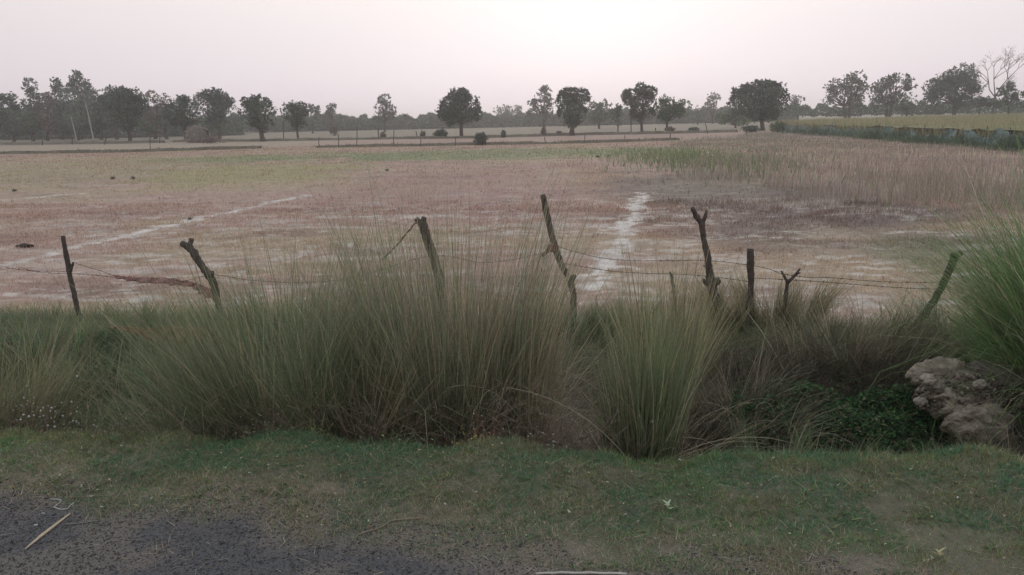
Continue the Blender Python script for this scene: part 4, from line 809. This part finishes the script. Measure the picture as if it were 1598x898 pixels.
tr_('wide crowned tree with a gap under its right side above the crop', [(1400, 126, 22, 9), (1378, 142, 17, 16), (1416, 136, 14, 7), (1372, 160, 16, 10), (1395, 150, 12, 10)], (1385, 184), Y=150, kind='grey', tr=2.2, dens=1.4, lacy=.2, group=GRr, stems=2)
tr_('small dark round tree under the gap of the wide crowned tree', [(1415, 158, 12, 10), (1412, 168, 14, 7)], (1415, 182), Y=140, kind='dark', tr=1.4, group=GRr)
tr_('massive dark tree with a high right shoulder above the crop', [(1503, 122, 20, 18), (1484, 132, 24, 18), (1512, 140, 16, 14), (1460, 142, 18, 16), (1495, 158, 22, 10), (1455, 158, 12, 9)], (1492, 180), Y=145, kind='dark', tr=2.8, dens=1.8, group=GRr)
tr_('small dark tree standing in front of the bare tree', [(1572, 138, 11, 9), (1578, 150, 16, 9), (1570, 162, 18, 7)], (1574, 178), Y=138, kind='dark', tr=1.6, group=GRr, dens=1.4)
tr_('dark bush tree between the massive tree and the bare tree', [(1528, 158, 10, 7), (1545, 162, 12, 5), (1512, 163, 12, 6)], (1528, 178), Y=150, kind='dark', tr=1.2, group=GRr)
tr_('dark tree cut off by the right edge of the photo', [(1603, 150, 8, 12), (1612, 140, 14, 12), (1606, 165, 12, 8)], (1606, 178), Y=140, kind='dark', tr=1.6, group=GRr)
# bare spreading tree
Y = 150; b = atY(1548, 180, Y); b[2] = -.4; k = Y / F; t = thing('bare_tree', 'nearly leafless tree with wide spreading branches near the right edge', 'tree', b, GRr); mb = MB(); ends = []
def branch(p, d, ln, r, lev):
    q = p + d * ln; m = (p + q) / 2 + np.array((R.normal(0, .06), R.normal(0, .06), .03)) * ln; vs, fs = tube(subdiv([p, m, q], 3), [r * (1 - .07 * i) for i in range(7)], 5); mb.add(vs, fs, (.11, .095, .09))
    if lev == 0: ends.append(q); return
    for _ in range(3 if lev > 1 else 4):
        e = d + np.array((R.normal(0, .62), R.normal(0, .5), R.normal(.02, .28))); e /= np.linalg.norm(e); branch(q, e, ln * R.uniform(.55, .8), r * .58, lev - 1)
p0 = atY(1553, 152, Y)
vs, fs = tube([b - (0, 0, .3), b, p0], [.32, .28, .22], 7); mb.add(vs, fs, (.11, .095, .09))
for uu, vv_ in ((1543, 130), (1562, 138), (1572, 124), (1551, 124)):
    q = atY(uu, vv_, Y); dd = q - p0; ln = np.linalg.norm(dd); branch(p0, dd / ln, ln, .12, 3)
mb.build('trunk', M_BARK, t)
E_ = np.array(ends); LPq = np.repeat(E_, 5, 0) + R.normal(0, .28, (len(E_) * 5, 3)); LPq = LPq[R.random(len(LPq)) < .8]; X, Fc, Cc = leaves(LPq, .17, mixc(len(LPq), [(.12, .105, .09), (.09, .09, .07)], [1, 1])); mb = MB(); mb.add(X, Fc, Cc); mb.build('crown', M_LEAF, t)
# small palm
Y = 200; b = atY(632, 200, Y); b[2] = -.4; c = atY(632, 183, Y); t = thing('palm_tree', 'tiny palm tree far off between the lone narrow tree and the domed tree', 'tree', b, GT)
mb = MB(); vs, fs = tube([b - (0, 0, .2), (b + c) / 2 + (.1, 0, 0), c], [.25, .2, .18], 6); mb.add(vs, fs, (.09, .08, .07)); mb.build('trunk', M_BARK, t)
n = 60; mb = MB(); mb.add(*blades(np.repeat(c[None], n, 0), R.uniform(0, 2*pi, n), R.uniform(1.0, 1.7, n), .3, R.uniform(.2, 1.3, n), 1.2, 4, mixc(n, LEAF['dark'], [1, 1, 1]))); mb.build('crown', M_LEAF, t)

# bushes on the ridges
def bush(lab, u, v, ru, rv, kind='dark', n=1500, name='bush', base=None):
    b = np.array(at(u, v)); Y = b[1]; k = Y / F; t = thing(name, lab, 'bush', b, 'bushes on the field ridges')
    a = R.normal(0, 1, (n, 3)); a /= np.linalg.norm(a, axis=1)[:, None]; r = R.random(n)[:, None] ** .5 * (0.75 + .5 * vnoise(a[:, 0] * 3 + u, a[:, 2] * 3, 3))[:, None]
    P = b + a * r * np.array((ru, ru * .8, rv)) * k + (0, 0, rv * k * .85); P = P[P[:, 2] > b[2]]
    X, Fc, Cc = leaves(P, R.uniform(.6, 1.3, len(P)) * 2.2 * k, mixc(len(P), LEAF[kind], [2, 1, 2], .2), .7); mb = MB(); mb.add(X, Fc, Cc); mb.build('foliage', M_LEAF, t)
    mb = MB()
    for _ in range(9): q = b + np.array((R.normal(0, .35) * ru, R.normal(0, .3) * ru, R.uniform(.8, 1.7) * rv)) * k; vs, fs = tube([b - (0, 0, .05), q], [.04, .012], 4); mb.add(vs, fs, (.07, .06, .05))
    mb.build('stems', M_BARK, t)
bush('round dark bush on the near ridge just right of the domed tree', 751, 227, 11, 11)
bush('dark bush on the far ridge just left of the domed tree', 688, 216, 11, 7)
bush('small reddish bush left of the dark bush by the domed tree', 660, 216, 4, 6, 'brown', 400)
bush('small dark upright bush right of the round dark bush', 786, 215, 4, 6, 'dark', 400)
bush('low brown bush under the flat topped tree', 1045, 208, 8, 5, 'brown', 700); bush('low dark bush right of the flat topped tree', 1083, 207, 9, 4, 'dark', 700)
bush('small brown bush on the far ridge under the knobbly tree', 848, 213, 4, 7, 'brown', 400); bush('small low bush left of the bushy tree trunk', 873, 212, 5, 4, 'brown', 300)
bush('small reddish bush near the fence sticks left of the domed tree', 598, 217, 5, 5, 'brown', 400)
bush('pale dry bush on the far field left of centre', 522, 212, 8, 11, 'brown', 500)
bush('low dark green bush under the very large tree', 1172, 207, 14, 6, 'dark', 1100); bush('low green bush right below the very large tree', 1215, 207, 14, 9, 'green', 1300)
bush('low dark bush beside the trunk of the tall round tree', 428, 205, 9, 9, 'dark', 700)

# far woodland beyond the fields: reads as one mass
def wood(label, segs, n, kinds, dist):
    P = []; Cc_ = []
    for u0, u1, vt0, vt1, vb in segs:
        m = int(n * (u1 - u0)); u = R.uniform(u0, u1, m); Yd = dist + R.uniform(-8, 18, m)
        top = vt0 + (vt1 - vt0) * (u - u0) / (u1 - u0) + (fbm(u / 9, u * 0, 131, 4) - .5) * 17
        v = vb - (vb - top) * R.random(m) ** .8
        dx = (u - 799) / F; bb = -(v - 449) / F; ax = dx * cr + bb * sr; by = -dx * sr + bb * cr; yy = cp + by * sp; zz = -sp + by * cp; tt = Yd / yy
        P.append(np.stack([ax * tt, Yd, np.maximum(CAMH + zz * tt, -.35)], 1)); g = fbm(u / 14, v / 9, 133, 3)
        Cc_.append(var(np.array(LEAF[kinds[0]])[R.integers(0, 3, m)], m, .2) * (.8 + .5 * g)[:, None])
    P = np.vstack(P); Cc_ = np.vstack(Cc_); k = dist / F; X, Fc, Cv = leaves(P, R.uniform(.7, 1.4, len(P)) * 3.0 * k, Cc_, .4); mb = MB(); mb.add(X, Fc, Cv)
    tag(mb.build('far_woodland', M_LEAF), label, 'woodland', None, 'stuff')
wood('hazy mass of far trees closing the field on the left', [(-60, 62, 168, 172, 222), (58, 170, 160, 158, 222), (165, 275, 158, 168, 222), (262, 380, 186, 184, 215)], 95, ['dark'], 165)
wood('hazy low mass of far trees along the middle horizon', [(360, 560, 181, 182, 206), (540, 700, 180, 184, 203), (690, 830, 182, 177, 201), (820, 1000, 176, 172, 199), (980, 1150, 172, 170, 197), (1120, 1245, 176, 172, 192)], 80, ['dark'], 210)
wood('low dark hedge behind the crop on the right', [(1225, 1345, 166, 166, 182), (1340, 1470, 165, 163, 180), (1460, 1640, 160, 155, 178)], 34, ['dark'], 165)

# straw stack
b = np.array(at(310, 223)); t = thing('straw_stack', 'grey domed straw stack under the trees on the left', 'stack', b); k = b[1] / F
n = 26; th = np.linspace(0, 2*pi, n, endpoint=False); prof = [(1, 0), (1.03, .25), (1, .5), (.86, .75), (.6, .93), (.25, 1.02), (0.02, 1.04)]; vs = []
for r, z in prof:
    for a in th: w = 1 + .08 * math.sin(a * 3 + z * 4) + R.normal(0, .03); vs.append(b + np.array((math.cos(a) * r * w * 15.5 * k, math.sin(a) * r * w * 13 * k, z * 23 * k + R.normal(0, .03))))
i = (np.arange(len(prof) - 1)[:, None] * n + np.arange(n)[None]); j = (np.arange(len(prof) - 1)[:, None] * n + (np.arange(n)[None] + 1) % n)
q = np.stack([i, j, j + n, i + n], -1).reshape(-1, 4); mesh('stack_body', vs, q, var((.17, .145, .13), len(vs), .12), M_STRAW, t, smooth=True)
m = 2200; s = R.integers(0, n * 6, m); rt = np.array(vs)[s] + R.normal(0, .12, (m, 3)); out_ = np.arctan2(rt[:, 1] - b[1], rt[:, 0] - b[0]); mb = MB(); mb.add(*blades(rt, out_, R.uniform(.25, .6, m), .06, R.uniform(1.2, 2.3, m), .5, 2, mixc(m, [(.20, .17, .155), (.13, .11, .10)], [2, 1])))
tag(mb.build('thatch', M_VEG, t), kind='stuff')
mb = MB()
for uu, vv_, u2, v2 in ((322, 204, 330, 223), (326, 203, 320, 222), (318, 202, 326, 206)): vs, fs = tube([atY(uu, vv_, b[1] - 1), atY(u2, v2, b[1] - 1.4)], .09, 5); mb.add(vs, fs, (.05, .042, .04)); 
mb.build('prop_poles', M_BARK, t)
b2 = np.array(at(329, 224)); n_ = 260; P = b2 + R.normal(0, 1, (n_, 3)) * (.5, .4, .28) + (0, 0, .4); P = P[P[:, 2] > b2[2]]; X, Fc, Cc = leaves(P, .3, mixc(len(P), [(.12, .095, .09), (.08, .065, .06)], [2, 1])); mb = MB(); mb.add(X, Fc, Cc); tag(mb.build('brushwood', M_LEAF, None, False, b2), 'small reddish heap of brushwood right of the straw stack', 'brushwood', None, 'stuff')

# ------------------------------------------------------------------ crop field and net on the right
CP = [(26.6, 38.8), (28.6, 56), (31.3, 86), (40, 118), (110, 165), (230, 165), (230, 38)]
n = 190000; v = np.sqrt(R.uniform(38 ** 2, 165 ** 2, n)); x = v * R.uniform(.20, .80, n); y = v
k = inpoly(x, y, CP); x, y = x[k], y[k]; n = len(x); yf = fbm(x * .12, y * .12, 141, 3)
ht = (1.25 + .7 * (fbm(x * .3, y * .3, 142, 3) - .5)) * R.uniform(.75, 1.1, n)
mb = MB(); mb.add(*blades(np.stack([x, y, T(x, y)], 1), R.uniform(0, 2*pi, n), ht, R.uniform(.03, .06, n) * np.clip(y / 50, .8, 2), R.uniform(0, .2, n), R.uniform(.1, .9, n), 2,
     mixc(n, [(.085, .105, .045), (.12, .13, .06), (.14, .125, .07)], [3, 3, 2]), tip=mixc(n, [(.22, .195, .115), (.20, .155, .115), (.12, .135, .07)], [4, 3, 2]), tipmix=.9))
tag(mb.build('standing_crop', M_VEG), 'standing green and yellow crop filling the field on the right', 'crop', None, 'stuff')
gx, gy = np.meshgrid(np.linspace(0, 1, 70), np.linspace(0, 1, 90)); ly = 38.8 + gy * 126; lx = np.interp(ly, [38.8, 56, 86, 118, 165], [27.4, 29.4, 32.3, 42, 112]); X_ = lx + gx * (150 - lx * .4); Z_ = T(X_, ly) + .88 + .25 * (fbm(X_ * .8, ly * .8, 144, 4) - .5)
i = (np.arange(89)[:, None] * 70 + np.arange(69)[None]).ravel(); cg = fbm(X_ * .5, ly * .5, 145, 3)[..., None]
o = mesh('crop_canopy', np.stack([X_, ly, Z_], -1).reshape(-1, 3), np.stack([i, i + 1, i + 71, i + 70], 1), ((np.array((.10, .105, .06)) * (1 - cg) + np.array((.165, .145, .09)) * cg)).reshape(-1, 3), M_FIELD, smooth=True); tag(o, 'dense leafy canopy inside the standing crop', 'crop', None, 'stuff')
# net along the crop edge
NL = [(30.9, 87.5), (29.8, 72), (28.2, 56), (27.2, 47), (26.2, 39.2), (25.6, 33)]
t = thing('shade_net_fence', 'faded blue green net fence sagging along the edge of the crop', 'fence', (28.2, 56, -.4))
Q = np.array(subdiv([(a, b, 0) for a, b in NL], 26)); segs_ = [(0, 26), (26, 50), (54, 78), (80, 104), (104, 130)]
for a0, a1 in segs_:
    q = Q[a0:a1 + 1]; m = len(q); nv = 6; X = np.zeros((nv, m, 3)); hh = .80 + .55 * (fbm(q[:, 1] * .6, q[:, 0], 151, 3) - .5) * 2
    for j in range(nv): s = j / (nv - 1); X[j, :, 0] = q[:, 0] - .25 + .10 * np.sin(q[:, 1] * 3.1 + j) * s; X[j, :, 1] = q[:, 1]; X[j, :, 2] = -.42 + hh * s
    i = (np.arange(nv - 1)[:, None] * m + np.arange(m - 1)[None]).ravel(); cc = var((.15, .225, .235), nv * m, .07, .03) * (.7 + .6 * fbm(X[..., 1].ravel() * .5, X[..., 2].ravel() * 3, 153, 3))[:, None]
    mesh('net_panel', X.reshape(-1, 3), np.stack([i, i + 1, i + m + 1, i + m], 1), cc, M_NET, t, smooth=True)
for a in range(0, 131, 9):
    q = Q[a]; vs, fs = tube([(q[0] - .3, q[1], -.5), (q[0] - .3 + R.normal(0, .05), q[1], .55 + R.uniform(0, .25))], .03, 5); mb = MB(); mb.add(vs, fs, (.10, .085, .07)); mb.build('stake', M_BARK, t)
n = 22000; s = R.uniform(0, 130, n); qq = np.stack([np.interp(s, range(131), Q[:, 0]), np.interp(s, range(131), Q[:, 1])], 1); kk = R.random(n) < sst(.42, .62, fbm(s * .09, s * 0, 155, 3)) * .85 + .12; qq = qq[kk]; n = len(qq)
x = qq[:, 0] - np.abs(R.normal(.35, .5, n)); y = qq[:, 1] + R.normal(0, .2, n); mb = MB(); mb.add(*blades(np.stack([x, y, T(x, y)], 1), R.uniform(0, 2*pi, n), R.uniform(.25, .95, n) * (.1 + 1.35 * fbm(y * .5, x, 157, 3)), R.uniform(.03, .07, n), R.uniform(0, .5, n), .7, 3, mixc(n, [(.05, .075, .05), (.07, .10, .06), (.045, .055, .04)], [3, 3, 2])))
tag(mb.build('net_weeds', M_VEG), 'dark green weeds growing along the foot of the net', 'weeds', None, 'stuff')

# ------------------------------------------------------------------ evening haze
hz = [(-1, -1, 0), (1, -1, 0), (1, 1, 0), (-1, 1, 0), (-1, -1, 1), (1, -1, 1), (1, 1, 1), (-1, 1, 1)]
hv = np.array([(a * 2600, 600 + b * 2600, -1.6 if c == 0 else 17) for a, b, c in hz])
hm = bpy.data.materials.new('haze'); hm.use_nodes = True; ht_ = hm.node_tree; ht_.nodes.clear()
ho = ht_.nodes.new('ShaderNodeOutputMaterial'); pv = ht_.nodes.new('ShaderNodeVolumePrincipled'); pv.inputs['Color'].default_value = (.93, .90, .94, 1); pv.inputs['Density'].default_value = 0.0011; pv.inputs['Anisotropy'].default_value = 0.7
ht_.links.new(pv.outputs[0], ho.inputs['Volume'])
o = mesh('haze', hv, [(0, 3, 2, 1), (4, 5, 6, 7), (0, 1, 5, 4), (1, 2, 6, 5), (2, 3, 7, 6), (3, 0, 4, 7)], None, hm); tag(o, 'thin evening haze over the fields', None, None, 'stuff')
for o in bpy.data.objects:
    if '_o' in o: del o['_o']
